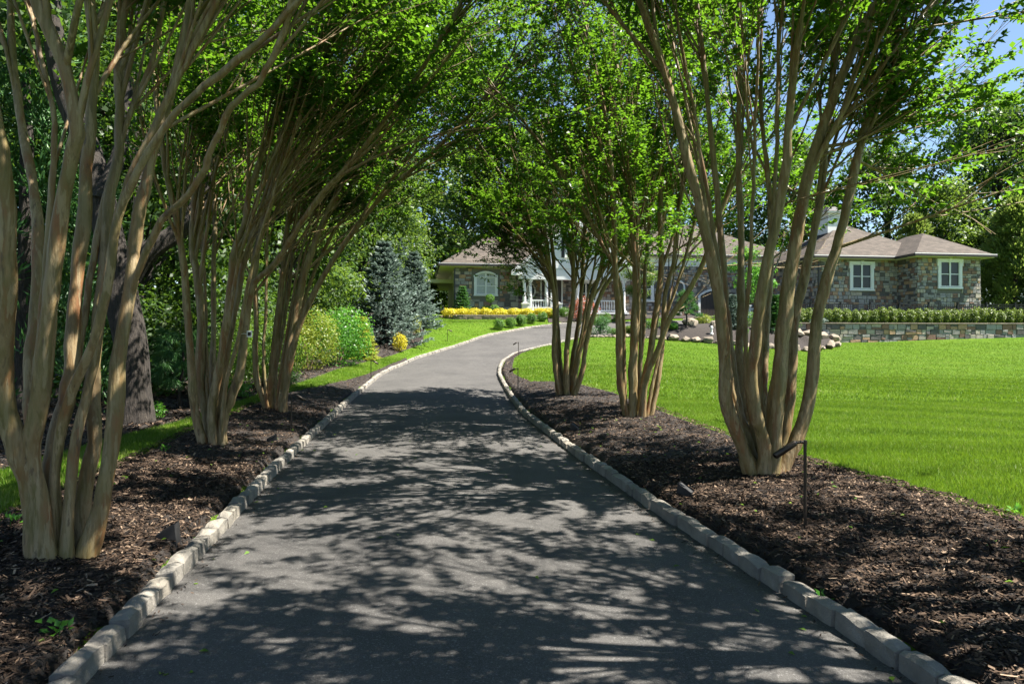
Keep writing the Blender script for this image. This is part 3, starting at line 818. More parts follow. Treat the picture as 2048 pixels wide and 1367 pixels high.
def outer_right(P, rs):      # near right tree: leafy on the lawn side and high up, open among the stems
    return (P[:, 2] > 4.5) | ((P[:, 0] > 3.7) & (rs.random(len(P)) < .9)) | (rs.random(len(P)) < .10)
TREES = [
    ('crape_myrtle', 6.9, R1, 'crape myrtle nearest on the right, eight grey-brown stems beside the lawn', 1, 2.7, (.03, 0, 0), dict(base_px=(1530, 945), sparse=outer_right, reach=1.45, zb=3.0, dens=1.0, lowbr=8, lowrng=(18, 37), low=lambda b: (b[:, -1, 0] > 3.5) & (b[:, 0, 2] > 2.2) & (b[:, -1, 2] > 2.9))),
    ('crape_myrtle', 12.0, R2, 'middle crape myrtle of the three in the right mulch bed', 2, 3.4, (-.06, 0, 0), dict(base_px=(1276, 834), reach=1.45, zb=2.5, up=.18, lowbr=1, zcap=8.5, tag_h=5.8, dens=1.2)),
    ('crape_myrtle', 15.7, R3, 'farthest crape myrtle on the right, standing before the entrance porch', 3, 2.7, (-.12, 0, 0), dict(base_px=(1134, 788), reach=1.4, zb=1.9, up=.12, lowbr=3, zcap=9.5, tag_h=6.2, dens=1.25)),
    ('crape_myrtle', 4.45, T1, 'crape myrtle nearest on the left with thick pale stems', 4, 3.75, (.06, 0, 0), dict(base_px=(125, 1098), zb=2.9)),
    ('crape_myrtle', 9.1, T2, 'middle crape myrtle on the left with a small white tag on one stem', 5, 3.9, (.15, 0, 0), dict(base_px=(425, 886), zcap=7.6, tag_h=5.4, dens=1.1)),
    ('crape_myrtle', 13.1, T3, 'farthest crape myrtle on the left, leaning over the driveway', 6, 3.7, (.20, 0, 0), dict(base_px=(550, 818), reach=1.45, zcap=9.5, tag_h=6.2, dens=1.3)),
]
for nm, Y0, st, lab, sd, zl, bs, kw in TREES:
    _, m_ = crape(nm, Y0, st, lab, sd, zl, bs, **kw); nl += m_
# the avenue goes on beside and behind the camera and shades the foreground
for (x, y, st, bp, Y0, sd, lab) in [(3.45, 3.2, R2, (1276, 834), 12.0, 21, 'crape myrtle beside the viewer on the right, its crown overhead'),
                                   (4.3, -1.8, R3, (1134, 788), 15.7, 22, 'crape myrtle behind the viewer on the right')]:
    _, m_ = crape('crape_myrtle', Y0, st, lab, sd, 3.6, (-.03, 0, 0), base_px=bp, shift=(x, y, gz(x, y)), reach=1.45, gapv=-.02)
    nl += m_
print('crape leaves', nl)

# ------------------------------------------------------------------ the house (local axes: u along the front, v away from the viewer, z up)
HO = (-3.87, 46.3, 0.0); HR = math.radians(8.0)
house = thing('house', HO, 'long stone and white house with brown shingle roofs behind the driveway trees', 'house', rz=HR)
def loc(x, y, Y):
    X, Yw, Z = px(x, y, Y)
    dx, dy = X - HO[0], Yw - HO[1]
    return (dx * math.cos(HR) + dy * math.sin(HR), -dx * math.sin(HR) + dy * math.cos(HR), Z)
STONES = []       # (apparent size, wall object, mesh)
def stone_piece(O, a, nrm, s0, s1, z0, z1, r, V, Fq, rn):
    d = r.uniform(.012, .05); g = .009
    s0 += g; s1 -= g; z0 += g; z1 -= g
    w, h = s1 - s0, z1 - z0
    j = lambda k: r.uniform(-k, k)
    i0 = len(V)
    back = [(s0, z0), (s1, z0), (s1, z1), (s0, z1)]
    q = .16 * min(w, h)
    front = [(s0 + q * .35, z0), (s1 - q * .35, z0), (s1, z0 + q * .5), (s1, z1 - q * .5), (s1 - q * .4, z1), (s0 + q * .4, z1), (s0, z1 - q * .5), (s0, z0 + q * .5)]
    front = [(s + j(.012), z + j(.012)) for s, z in front]
    for s, z in front: V.append(tuple(O[k] + a[k] * s + (z if k == 2 else 0) - nrm[k] * .03 for k in range(3)))
    for s, z in front:
        cs, cz = (s0 + s1) / 2, (z0 + z1) / 2
        s, z = cs + (s - cs) * .93, cz + (z - cz) * .92
        dd = d + j(.008)
        V.append(tuple(O[k] + a[k] * s + (z if k == 2 else 0) + nrm[k] * dd for k in range(3)))
    for k in range(8):
        k2 = (k + 1) % 8
        Fq.append((i0 + k, i0 + k2, i0 + 8 + k2, i0 + 8 + k))
    Fq.append(tuple(i0 + 8 + k for k in range(8)))
    rn += [r.random()] * 16
def ashlar(width, z0, z1, holes, r, hmin=.11, hmax=.29, wmin=.13, wmax=.44):
    out = []; z = z0
    def hit(s0, s1, a, b_):
        return any(s1 > h[0] and s0 < h[1] and b_ > h[2] and a < h[3] for h in holes)
    while z < z1 - .06:
        h = min(r.uniform(hmin, hmax), z1 - z)
        if z1 - z - h < .08: h = z1 - z
        s = -r.uniform(0, .2)
        while s < width:
            w = r.uniform(wmin, wmax)
            a, b_ = max(s, 0), min(s + w, width)
            s += w
            if b_ - a < .05: continue
            cells = [(a, b_, z, z + h)]
            if h > .24 and r.random() < .35:
                m_ = z + h * r.uniform(.35, .65); cells = [(a, b_, z, m_), (a, b_, m_, z + h)]
            for c in cells:
                if not hit(*c): out.append(c)
                else:                      # trim against the opening
                    for hh in holes:
                        if c[1] > hh[0] and c[0] < hh[1] and c[3] > hh[2] and c[2] < hh[3]:
                            if c[0] < hh[0] - .07: out.append((c[0], hh[0], c[2], c[3]))
                            if c[1] > hh[1] + .07: out.append((hh[1], c[1], c[2], c[3]))
                            break
        z += h
    return out
def stone_wall(root, O, a, nrm, width, z0, z1, holes=(), seed=1, ztop_extra=0, name='wall', thick=.25, weight=1.0, cell={}):
    r = random.Random(seed)
    mb = MB()
    mb.box(Vector(O) + Vector((0, 0, z0 - .3)) - Vector(nrm) * thick, Vector(a) * width, Vector(nrm) * thick, (0, 0, z1 - z0 + .3 + ztop_extra))
    w = obj(name, mb.mesh(name), M['mortar'], root)
    for c in ashlar(width, z0, z1, holes, r, **cell):
        V, Fq, rn = [], [], []
        stone_piece(O, a, nrm, *c, r, V, Fq, rn)
        STONES.append(((c[1] - c[0]) * (c[3] - c[2]) * weight, root, w, V, Fq, rn))
    return w
def flush_stones(limit):
    by = {}
    for s in STONES: by.setdefault(s[1].name, []).append(s)
    for lst in by.values():
        lst.sort(key=lambda s: -s[0])
        rest = {}
        for k, (sz, root, w, V, Fq, rn) in enumerate(lst):
            if k < limit:
                me = bpy.data.meshes.new('stone'); me.from_pydata(V, [], Fq)
                me.attributes.new('rnd', 'FLOAT', 'POINT').data.foreach_set('value', rn)
                obj('stone', me, M['stone'], w)
            else:
                rest.setdefault(w.name, [w, [], [], []])
                q = rest[w.name]; n0 = len(q[1])
                q[1].extend(V); q[2].extend([tuple(i + n0 for i in f) for f in Fq]); q[3].extend(rn)
        for w, V, Fq, rn in rest.values():
            me = bpy.data.meshes.new('small_stones'); me.from_pydata(V, [], Fq)
            me.attributes.new('rnd', 'FLOAT', 'POINT').data.foreach_set('value', rn)
            obj('small_stones', me, M['stone'], w, kind='stuff')
    STONES.clear()

def clip(poly, v0, v1):
    """convex polygon in (s,t) cut to v0<=t<=v1"""
    def half(P, k, sign):
        out = []
        for i in range(len(P)):
            p, q = P[i], P[(i + 1) % len(P)]
            a, b_ = sign * (p[1] - k), sign * (q[1] - k)
            if a >= 0: out.append(p)
            if (a >= 0) != (b_ >= 0):
                f = a / (a - b_); out.append((p[0] + (q[0] - p[0]) * f, p[1] + (q[1] - p[1]) * f))
        return out
    P = half(poly, v0, 1)
    return half(P, v1, -1) if len(P) > 2 else []
def roof_faces(root, faces, name='roof'):
    """each face: 3-D polygon whose first edge is the eave"""
    slab, sh = MB(), MB()
    for f in faces:
        f = [Vector(p) for p in f]
        slab.poly(f)
        a = (f[1] - f[0]).normalized()
        n = a.cross(f[2] - f[1]).normalized()
        if n.z < 0: n = -n
        up = n.cross(a); up = up if up.z > 0 else -up
        P2 = [((p - f[0]).dot(a), (p - f[0]).dot(up)) for p in f]
        top = max(p[1] for p in P2); k = 0
        while k * .16 < top:
            c = clip(P2, k * .16, min((k + 1) * .16 + .03, top))
            if len(c) > 2:
                pts = []
                for s, t_ in c:
                    e = (t_ - k * .16) / .16
                    pts.append(f[0] + a * s + up * t_ + n * (.03 - .022 * min(e, 1)))
                sh.poly(pts, [(s + (k % 2) * .11, t_ + .002) for s, t_ in c])
            k += 1
    r_ = obj(name, slab.mesh(name, merge=False), M['gutter'], root)
    obj('shingles', sh.mesh('shingles', merge=False), M['shingle'], r_, kind='stuff')
    return r_
def hip(root, u0, u1, v0, v1, z, oh, slope, gutter=True, ohl=None):
    a0, a1, b0, b1 = u0 - (ohl or oh), u1 + oh, v0 - oh, v1 + oh
    w, d = a1 - a0, b1 - b0
    if w >= d:
        h = d / 2 * slope; r0, r1 = (a0 + d / 2, (b0 + b1) / 2, z + h), (a1 - d / 2, (b0 + b1) / 2, z + h)
    else:
        h = w / 2 * slope; r0, r1 = ((a0 + a1) / 2, b0 + w / 2, z + h), ((a0 + a1) / 2, b1 - w / 2, z + h)
    A, B_, C, D = (a0, b0, z), (a1, b0, z), (a1, b1, z), (a0, b1, z)
    if w >= d: faces = [[A, B_, r1, r0], [C, D, r0, r1], [D, A, r0], [B_, C, r1]]
    else: faces = [[A, B_, r0], [C, D, r1], [D, A, r0, r1], [B_, C, r1, r0]]
    roof = roof_faces(root, faces)
    mb = MB(); mb.abox(a0 + .02, a1 - .02, b0 + .02, b1 - .02, z - .16, z - .04)
    obj('soffit', mb.mesh('soffit'), M['cream'], roof)
    mb = MB()
    mb.abox(a0 - .09, a1 + .09, b0 - .09, b0, z - .13, z + .02); mb.abox(a0 - .09, a0, b0, b1, z - .13, z + .02); mb.abox(a1, a1 + .09, b0, b1, z - .13, z + .02)
    obj('gutter', mb.mesh('gutter', bevel=.012), M['gutter'], roof)
    mb = MB()
    mb.abox(a0 - .075, a1 + .075, b0 - .075, b0 - .01, z + .021, z + .05)
    obj('drip_edge', mb.mesh('drip_edge'), M['white'], roof)
    return roof, z + h
def window(root, O, a, nrm, w, h, cols=2, rows=2, arch=0.0, trim=.16, pane='glass', name='window'):
    """O = lower left corner of the opening on the wall face"""
    O, a, nrm = Vector(O), Vector(a), Vector(nrm); up = Vector((0, 0, 1))
    fr = MB()
    def bar(s0, s1, z0, z1, d0, d1): fr.box(O + a * s0 + up * z0 + nrm * d0, a * (s1 - s0), nrm * (d1 - d0), up * (z1 - z0))
    T = trim
    bar(-T, 0, -.02, h, .0, .09); bar(w, w + T, -.02, h, .0, .09); bar(-T - .03, w + T + .03, -T * .75, -.02, 0, .12)
    n = 10
    if arch:
        f = lambda s: h + arch * (1 - ((s - w / 2) / (w / 2 + T)) ** 2)
        for k in range(n):
            s0 = -T - .03 + (w + 2 * T + .06) * k / n; s1 = -T - .03 + (w + 2 * T + .06) * (k + 1) / n
            lo0, lo1 = max(f(s0) - T * .1, h - .02), max(f(s1) - T * .1, h - .02)
            P = [O + a * s0 + up * lo0, O + a * s1 + up * lo1, O + a * s1 + up * (lo1 + T), O + a * s0 + up * (lo0 + T)]
            fr.poly([p + nrm * .1 for p in P]); fr.poly([P[3] + nrm * .1, P[2] + nrm * .1, P[2], P[3]]); fr.poly([P[0], P[1], P[1] + nrm * .1, P[0] + nrm * .1])
    else:
        bar(-T - .04, w + T + .04, h, h + T, 0, .11); bar(w / 2 - .1, w / 2 + .1, h + .01, h + T + .03, .11, .14)
        bar(-T - .06, -T, h - .28, h + T, 0, .10); bar(w + T, w + T + .06, h - .28, h + T, 0, .10)
    g = MB(); g.poly([O + nrm * .015, O + a * w + nrm * .015, O + a * w + up * (h + arch * .9) + nrm * .015, O + up * (h + (0 if not arch else .1)) + nrm * .015] if not arch else
                     [O + nrm * .015] + [O + a * w + nrm * .015] + [O + a * (w * (1 - k / n)) + up * (f(w * (1 - k / n)) - .0) + nrm * .015 for k in range(n + 1)])
    p = obj(name, fr.mesh(name, merge=False), M['white'], root)
    obj('pane', g.mesh('pane'), M[pane], p)
    mu = MB()
    H = h + arch * .8
    for k in range(1, cols):
        s = w * k / cols; mu.box(O + a * (s - .05) + nrm * .02, a * .10, nrm * .05, up * H)
    for k in range(1, rows):
        z = h * k / rows; mu.box(O + a * .0 + up * (z - .025) + nrm * .025, a * w, nrm * .035, up * .05)
    for s in (0, w - .06): mu.box(O + a * s + nrm * .018, a * .06, nrm * .05, up * h)
    mu.box(O + a * .06 + nrm * .018, a * (w - .12), nrm * .05, up * .06); mu.box(O + a * .06 + up * (h - .06) + nrm * .018, a * (w - .12), nrm * .05, up * .06)
    obj('mullion', mu.mesh('mullion', merge=False), M['white'], p)
    return p
def oval(root, c, nrm_v, rw, rh):
    mb = MB(); n = 28
    P = lambda k, s, d: (c[0] + (rw * s) * math.cos(2 * math.pi * k / n), c[1] - d, c[2] + (rh + (s - 1) * rw) * math.sin(2 * math.pi * k / n))
    for k in range(n):
        mb.poly([P(k, 1, .10), P(k + 1, 1, .10), P(k + 1, 1.38, .10), P(k, 1.38, .10)])
        mb.poly([P(k, 1.38, .10), P(k + 1, 1.38, .10), P(k + 1, 1.38, 0), P(k, 1.38, 0)])
        mb.poly([P(k, 1, .02), P(k + 1, 1, .02), P(k + 1, 1, .10), P(k, 1, .10)])
    o = obj('window', mb.mesh('window'), M['white'], root)
    g = MB(); g.poly([P(k, 1, .06) for k in range(n)]); obj('pane', g.mesh('pane'), M['glass'], o)
U, VV = (1, 0, 0), (0, -1, 0)
ZB = 2.9
# left wing
stone_wall(house, (0, 0, 0), U, VV, 4.35, ZB, 6.62, [(1.15, 3.05, 4.55, 6.45)], 3, weight=1.0, cell=dict(hmin=.17, hmax=.36, wmin=.2, wmax=.62))
window(house, (1.42, 0, 4.78), U, VV, 1.36, 1.2, 2, 2, .28, .13, 'curtain')
mb = MB(); mb.abox(0, .2, .26, 10, ZB - .3, 6.62)
sw = obj('side_wall', mb.mesh('side_wall'), M['cream'], house)
mb = MB()
for k in range(22): mb.box((-.012, .05, ZB + .1 + k * .16), (.012, 0, 0), (0, 9.9, 0), (0, 0, .145))
obj('siding', mb.mesh('siding', merge=False), M['cream'], sw)
mb = MB(); mb.abox(-.09, -.01, -.11, -.03, ZB, 6.5); obj('downspout', mb.mesh('downspout'), M['gutter'], house)
hip(house, 0, 13.0, 0, 10, 6.78, .55, .68, ohl=1.05)
# side deck
mb = MB()
for q in (2.5, 6.0, 9.5): mb.abox(-1.75, -1.6, q, q + .15, ZB - .3, 6.0)
mb.abox(-1.78, -.02, 2.4, 9.8, 5.75, 6.0); mb.abox(-1.76, -.02, 2.45, 9.7, 3.75, 3.9)
mb.abox(-1.74, -1.66, 2.66, 9.5, 3.9, 4.85)
obj('side_deck', mb.mesh('side_deck', merge=False), M['cream'], house)
# porch
PF = 3.55
mb = MB(); mb.abox(4.4, 11.6, -1.55, 1.0, ZB - .5, PF - .12); pl = obj('porch_base', mb.mesh('porch_base'), M['mortar'], house)
stone_wall(house, (4.36, -1.56, 0), U, VV, 1.5, ZB - .2, PF - .12, (), 31, name='plinth', weight=.6)
stone_wall(house, (8.3, -1.56, 0), U, VV, 3.3, ZB - .2, PF - .12, (), 32, name='plinth', weight=.6)
mb = MB(); mb.abox(4.3, 11.7, -1.68, 1.0, PF - .12, PF); obj('porch_floor', mb.mesh('porch_floor'), M['white'], house)
stone_wall(house, (4.35, 1.0, 0), U, VV, 7.3, PF, 6.5, [(5.0 - 4.35, 5.75 - 4.35, 4.6, 5.8), (6.1 - 4.35, 7.6 - 4.35, PF, 6.0), (8.5 - 4.35, 10.2 - 4.35, 4.1, 5.9)], 5, weight=.7)
oval(house, (5.38, 1.0, 5.15), VV, .25, .42)
mb = MB(); mb.abox(6.15, 7.55, .93, .99, PF, 5.9); dr = obj('door', mb.mesh('door'), M['door'], house)
mb = MB(); mb.abox(6.05, 6.15, .85, .98, PF, 6.0); mb.abox(7.55, 7.65, .85, .98, PF, 6.0); mb.abox(6.05, 7.65, .85, .98, 5.9, 6.05); obj('frame', mb.mesh('frame', merge=False), M['white'], dr)
mb = MB(); mb.lathe([(.0, -.03), (.03, -.03), (.03, .03), (0, .03)], 10, (7.4, .9, 4.55)); obj('handle', mb.mesh('handle'), M['bronze'], dr)
window(house, (8.62, 1.0, 4.25), U, VV, 1.46, 1.5, 2, 2)
colmb = MB(); colmb.abox(-.16, .16, -.16, .16, 0, .14); colmb.lathe([(.145, .14), (.15, .2), (.118, .24), (.122, .9), (.102, 1.96), (.13, 1.99), (.13, 2.03), (.1, 2.04)], 16); colmb.abox(-.15, .15, -.15, .15, 2.04, 2.18)
colme = colmb.mesh('column', merge=False)
for uu in (4.55, 4.95, 6.05, 6.45, 8.25, 9.6, 11.0, 11.4):
    obj('column', colme, M['white'], house, loc=(uu, -1.35, PF))
beam = MB(); beam.abox(4.15, 11.75, -1.58, -1.12, PF + 2.18, 6.42); obj('porch_beam', beam.mesh('porch_beam'), M['white'], house)
mb = MB(); mb.abox(4.3, 11.6, -1.1, 1.0, 6.2, 6.3); obj('porch_ceiling', mb.mesh('porch_ceiling'), M['white'], house)
# gable above the porch
g0, g1, gv = 3.9, 11.9, -1.62
apex = 6.35 + (g1 - g0) / 2 * .84
mb = MB(); mb.poly([(g0 + .25, gv, 6.43), (g1 - .25, gv, 6.43), (g1 - .25, gv, 6.5), ((g0 + g1) / 2, gv, apex - .25), (g0 + .25, gv, 6.5)])
gw = obj('gable_wall', mb.mesh('gable_wall'), M['white'], house)
mb = MB()
for k in range(18):
    z = 6.48 + k * .18; hw = (apex - .35 - z - .16) / .84
    if hw > .1: mb.box(((g0 + g1) / 2 - hw, gv - .014, z), (2 * hw, 0, 0), (0, .014, 0), (0, 0, .165))
obj('siding', mb.mesh('siding', merge=False), M['white'], gw)
window(house, (7.35, gv - .02, 7.25), U, VV, 1.1, 1.15, 2, 2, 0, .11)
mb = MB()
for s in (7.02, 8.6):
    mb = MB(); mb.abox(s, s + .18, gv - .07, gv - .016, 7.2, 8.45); obj('shutter', mb.mesh('shutter'), M['iron'], house)
roof_faces(house, [[(g0 - .3, 7.0, 6.2), (g0 - .3, gv - .35, 6.2), ((g0 + g1) / 2, gv - .35, apex + .1), ((g0 + g1) / 2, 7.0, apex + .1)],
                   [(g1 + .3, gv - .35, 6.2), (g1 + .3, 7.0, 6.2), ((g0 + g1) / 2, 7.0, apex + .1), ((g0 + g1) / 2, gv - .35, apex + .1)]], 'gable_roof')
mb = MB()
for sgn, ue in ((1, g0 - .3), (-1, g1 + .3)):
    um = (g0 + g1) / 2
    P = [(ue, 5.98), (um, apex - .12), (um, apex + .13), (ue, 6.23)]
    mb.poly([(p[0], gv - .37, p[1]) for p in P]); mb.poly([(p[0], gv - .30, p[1]) for p in P]); mb.poly([(P[0][0], gv - .37, P[0][1]), (P[1][0], gv - .37, P[1][1]), (P[1][0], gv, P[1][1]), (P[0][0], gv, P[0][1])])
    mb.abox(min(ue, ue + sgn * .75), max(ue, ue + sgn * .75), gv - .3, gv - .02, 5.95, 6.2)
obj('rake_board', mb.mesh('rake_board', merge=False), M['white'], house)
# porch railing, steps and stepped balustrade
bal = MB(); bal.lathe([(.035, 0), (.035, .06), (.02, .1), (.04, .28), (.02, .48), (.035, .54), (.035, .62)], 8); balme = bal.mesh('baluster')
def rail(root, p0, p1, z):
    d = Vector((p1[0] - p0[0], p1[1] - p0[1], 0)); L = d.length; d.normalize(); s = Vector((-d.y, d.x, 0))
    mb = MB(); o = Vector((p0[0], p0[1], z))
    mb.box(o - s * .06 + Vector((0, 0, .74)), d * L, s * .12, (0, 0, .09))
    r_ = obj('railing', mb.mesh('railing'), M['white'], root)
    mb = MB(); mb.box(o - s * .06 + Vector((0, 0, .06)), d * L, s * .12, (0, 0, .08)); obj('bottom_rail', mb.mesh('bottom_rail'), M['white'], r_)
    n = int(L / .17)
    for k in range(n):
        q = o + d * (L * (k + .5) / n); obj('baluster', balme, M['white'], r_, loc=(q.x, q.y, z + .13))
def newel(root, u, v, z, h=1.05, w=.16):
    mb = MB(); mb.abox(-w, w, -w, w, 0, h); mb.abox(-w - .05, w + .05, -w - .05, w + .05, h, h + .08); mb.abox(-w * .6, w * .6, -w * .6, w * .6, h + .08, h + .14)
    obj('newel_post', mb.mesh('newel_post', merge=False), M['white'], root, loc=(u, v, z))
rail(house, (4.7, -1.35), (5.95, -1.35), PF); rail(house, (8.4, -1.35), (11.0, -1.35), PF)
for k in range(5):
    mb = MB(); mb.abox(6.5, 8.2, -1.7 - .34 * (k + 1), -1.69 - .34 * k, ZB - .4, PF - .14 * (k + 1)); obj('step', mb.mesh('step'), M['boulder'], house)
for uu in (6.4, 8.3):
    newel(house, uu, -1.7, PF - .2); newel(house, uu, -3.5, ZB - .1, 1.15, .2)
    rail(house, (uu, -1.9), (uu, -2.6), PF - .3); rail(house, (uu, -2.6), (uu, -3.3), PF - .55)
rail(house, (4.4, -3.5), (6.2, -3.5), ZB + .05); newel(house, 4.25, -3.5, ZB - .1, 1.15, .2)
# middle range
stone_wall(house, (11.7, 0.0, 0), U, VV, 10.4, ZB - .1, 6.9, [(15.5 - 11.7, 16.35 - 11.7, 4.7, 6.0), (17.3 - 11.7, 19.5 - 11.7, 2.8, 5.3), (12.6 - 11.7, 14.0 - 11.7, 4.3, 6.2)], 8, weight=.8)
oval(house, (15.92, 0.0, 5.36), VV, .28, .44)
window(house, (12.75, 0, 4.5), U, VV, 1.1, 1.55, 2, 2)
mb = MB(); mb.abox(11.6, 22.1, -.12, .05, 6.9, 7.55); obj('frieze', mb.mesh('frieze'), M['white'], house)
dm = MB()
for k in range(8): dm.abox(17.45 + k * .24, 17.45 + (k + 1) * .24 - .012, -.05, .0, 2.9, 4.85 + .3 * math.sin(math.pi * (k + .5) / 8))
ad = obj('arched_door', dm.mesh('arched_door', merge=False), M['door'], house)
mb = MB(); n = 14
mb.abox(17.28, 17.45, -.12, .02, 2.85, 4.86); mb.abox(19.37, 19.54, -.12, .02, 2.85, 4.86)
for k in range(n):
    f = lambda q, d: (17.28 + d + (2.26 - 2 * d) * q, 4.84 + (.52 - d) * math.sin(math.pi * q))
    a0, a1, b0_, b1_ = f(k / n, 0), f((k + 1) / n, 0), f(k / n, .17), f((k + 1) / n, .17)
    mb.poly([(b0_[0], -.12, b0_[1]), (b1_[0], -.12, b1_[1]), (a1[0], -.12, a1[1]), (a0[0], -.12, a0[1])]); mb.poly([(a0[0], -.12, a0[1]), (a1[0], -.12, a1[1]), (a1[0], .02, a1[1]), (a0[0], .02, a0[1])])
obj('frame', mb.mesh('frame', merge=False), M['white'], ad)
hip(house, 10.5, 24, 0, 10, 7.68, .5, .56)
mb = MB(); mb.abox(15.05, 15.13, -.13, -.05, ZB, 7.5); obj('downspout', mb.mesh('downspout'), M['gutter'], house)
# white balustrade before the court
rail(house, (19.6, -3.0), (21.9, -3.0), 3.0); newel(house, 19.5, -3.0, 2.8, 1.15, .2)
# right wing
VF, VBAY, ZR = -7.2, -8.9, 2.45
stone_wall(house, (22.0, VF, 0), U, VV, 5.5, ZR, 6.66, [(24.1 - 22, 25.8 - 22, 4.72, 6.66)], 11, weight=1.3)
stone_wall(house, (27.4, VF + .1, 0), (0, -1, 0), (-1, 0, 0), VF - VBAY + .1, ZR, 6.66, (), 12, weight=1.1)
stone_wall(house, (27.4, VBAY, 0), U, VV, 4.3, ZR, 6.66, [(28.75 - 27.4, 30.4 - 27.4, 4.75, 6.66)], 13, weight=1.3)
stone_wall(house, (22.0, 0, 0), (0, -1, 0), (-1, 0, 0), -VF, ZR, 6.66, [(4.2, 5.4, 2.4, 4.7)], 14, weight=.6)
mb = MB(); mb.abox(22.3, 31.6, -7.0, 3.0, ZR - .3, 6.6); mb.abox(27.7, 31.55, VBAY + .27, -7.01, ZR - .3, 6.6); obj('core_wall', mb.mesh('core_wall', merge=False), M['mortar'], house)
mb = MB(); mb.abox(21.93, 21.99, -5.35, -4.25, ZR, 4.6); obj('side_door', mb.mesh('side_door'), M['white'], house)
window(house, (24.28, VF, 4.86), U, VV, 1.30, 1.55, 2, 2)
window(house, (28.92, VBAY, 4.90), U, VV, 1.30, 1.55, 2, 2)
rw, ztop = hip(house, 22.0, 30.2, VF, 0.2, 6.82, .5, .62)
hip(house, 27.4, 31.7, VBAY, -3.0, 6.822, .52, .62)
hip(house, 25.0, 32.5, -2.0, 5.5, 6.9, .5, .72)
mb = MB(); mb.abox(22.0 - .03, 22.05, VF - .13, VF - .05, ZR, 6.45); obj('downspout', mb.mesh('downspout'), M['gutter'], house)
# cupola on the ridge of the right wing
cu = MB(); cu.abox(24.6, 26.0, -4.2, -2.8, ztop - .6, ztop + .25); cu.abox(24.75, 25.85, -4.05, -2.95, ztop + .25, ztop + .75); cu.abox(24.5, 26.1, -4.3, -2.7, ztop + .75, ztop + .85)
cp = obj('cupola', cu.mesh('cupola', merge=False), M['white'], house)
mb = MB()
for k in range(3): mb.box((24.9, -4.075, ztop + .33 + k * .13), (.8, 0, 0), (0, -.05, -.05), (0, .01, .03))
obj('louvre', mb.mesh('louvre', merge=False), M['white'], cp)
mb = MB(); c = (25.3, -3.5)
for A_, B_ in (((24.45, -4.35), (26.15, -4.35)), ((26.15, -4.35), (26.15, -2.65)), ((26.15, -2.65), (24.45, -2.65)), ((24.45, -2.65), (24.45, -4.35))):
    mb.poly([(A_[0], A_[1], ztop + .85), (B_[0], B_[1], ztop + .85), (25.3, -3.5, ztop + 1.45)])
obj('cupola_roof', mb.mesh('cupola_roof'), M['gutter'], cp)

# ------------------------------------------------------------------ retaining wall with cap, fence behind it
RW = thing('retaining_wall', (15.0, 36.0, 0), 'low fieldstone retaining wall with flat cap behind the right lawn', 'wall', rz=0.07)
stone_wall(RW, (0, 0, 0), (1, 0, 0), (0, -1, 0), 14.6, 1.05, 2.5, (), 21, thick=.35, cell=dict(hmin=.16, hmax=.42, wmin=.18, wmax=.62))
r = random.Random(5); s = -.06
while s < 14.6:
    L = r.uniform(.7, 1.2); mb = MB(); mb.abox(s, min(s + L - .012, 14.68), -.075 + r.uniform(-.01, .01), .32, 2.5, 2.565 + r.uniform(-.006, .006))
    o = obj('cap_stone', mb.mesh('cap_stone', bevel=.01), M['boulder'], RW); s += L
flush_stones(300)
FN = thing('iron_fence', (15.2, 38.6, 2.5), 'black iron picket fence on the terrace before the stone wing', 'fence')
FL, FA = 24.0, 0.07
FN.rotation_euler = (0, 0, FA)
pm = MB(); pm.abox(-.011, .011, -.011, .011, .06, 1.17); pme = pm.mesh('picket')
qm = MB(); qm.abox(-.04, .04, -.04, .04, -.2, 1.3); qm.abox(-.055, .055, -.055, .055, 1.3, 1.34); qme = qm.mesh('post', merge=False)
mb = MB()
for z in (.16, 1.04, 1.19): mb.abox(0, FL, -.016, .016, z, z + .035)
obj('rail', mb.mesh('rail', merge=False), M['iron'], FN)
for k in range(int(FL / 1.75) + 1): obj('post', qme, M['iron'], FN, loc=(k * 1.75, 0, 0))
for k in range(int(FL / .115)):
    if (k * .115 + .06) % 1.75 > .05: obj('picket', pme, M['iron'], FN, loc=(k * .115 + .06, 0, 0))
# low planter wall left of the porch
PW = thing('planter_wall', (-4.5, 41.5, 0), 'low curved grey block planter wall under the yellow shrubs', 'wall')
r = random.Random(9)
for row in range(4):
    x = (row % 2) * -.22
    while x < 6.1:
        L = r.uniform(.38, .5)
        yv = lambda q: .9 * ((max(0, 1.6 - q)) / 1.6) ** 2 + .05 * q
        mb = MB(); z0 = 2.58 + row * .155
        a = math.atan2(yv(x + L) - yv(x), L)
        mb.box((0, r.uniform(-.015, .015), 0), (L - .012, 0, 0), (0, .28, 0), (0, 0, .16))
        o = obj('block', mb.mesh('block', bevel=.012), M['boulder'], PW, loc=(x, yv(x), z0)); o.rotation_euler = (0, 0, a)
        x += L

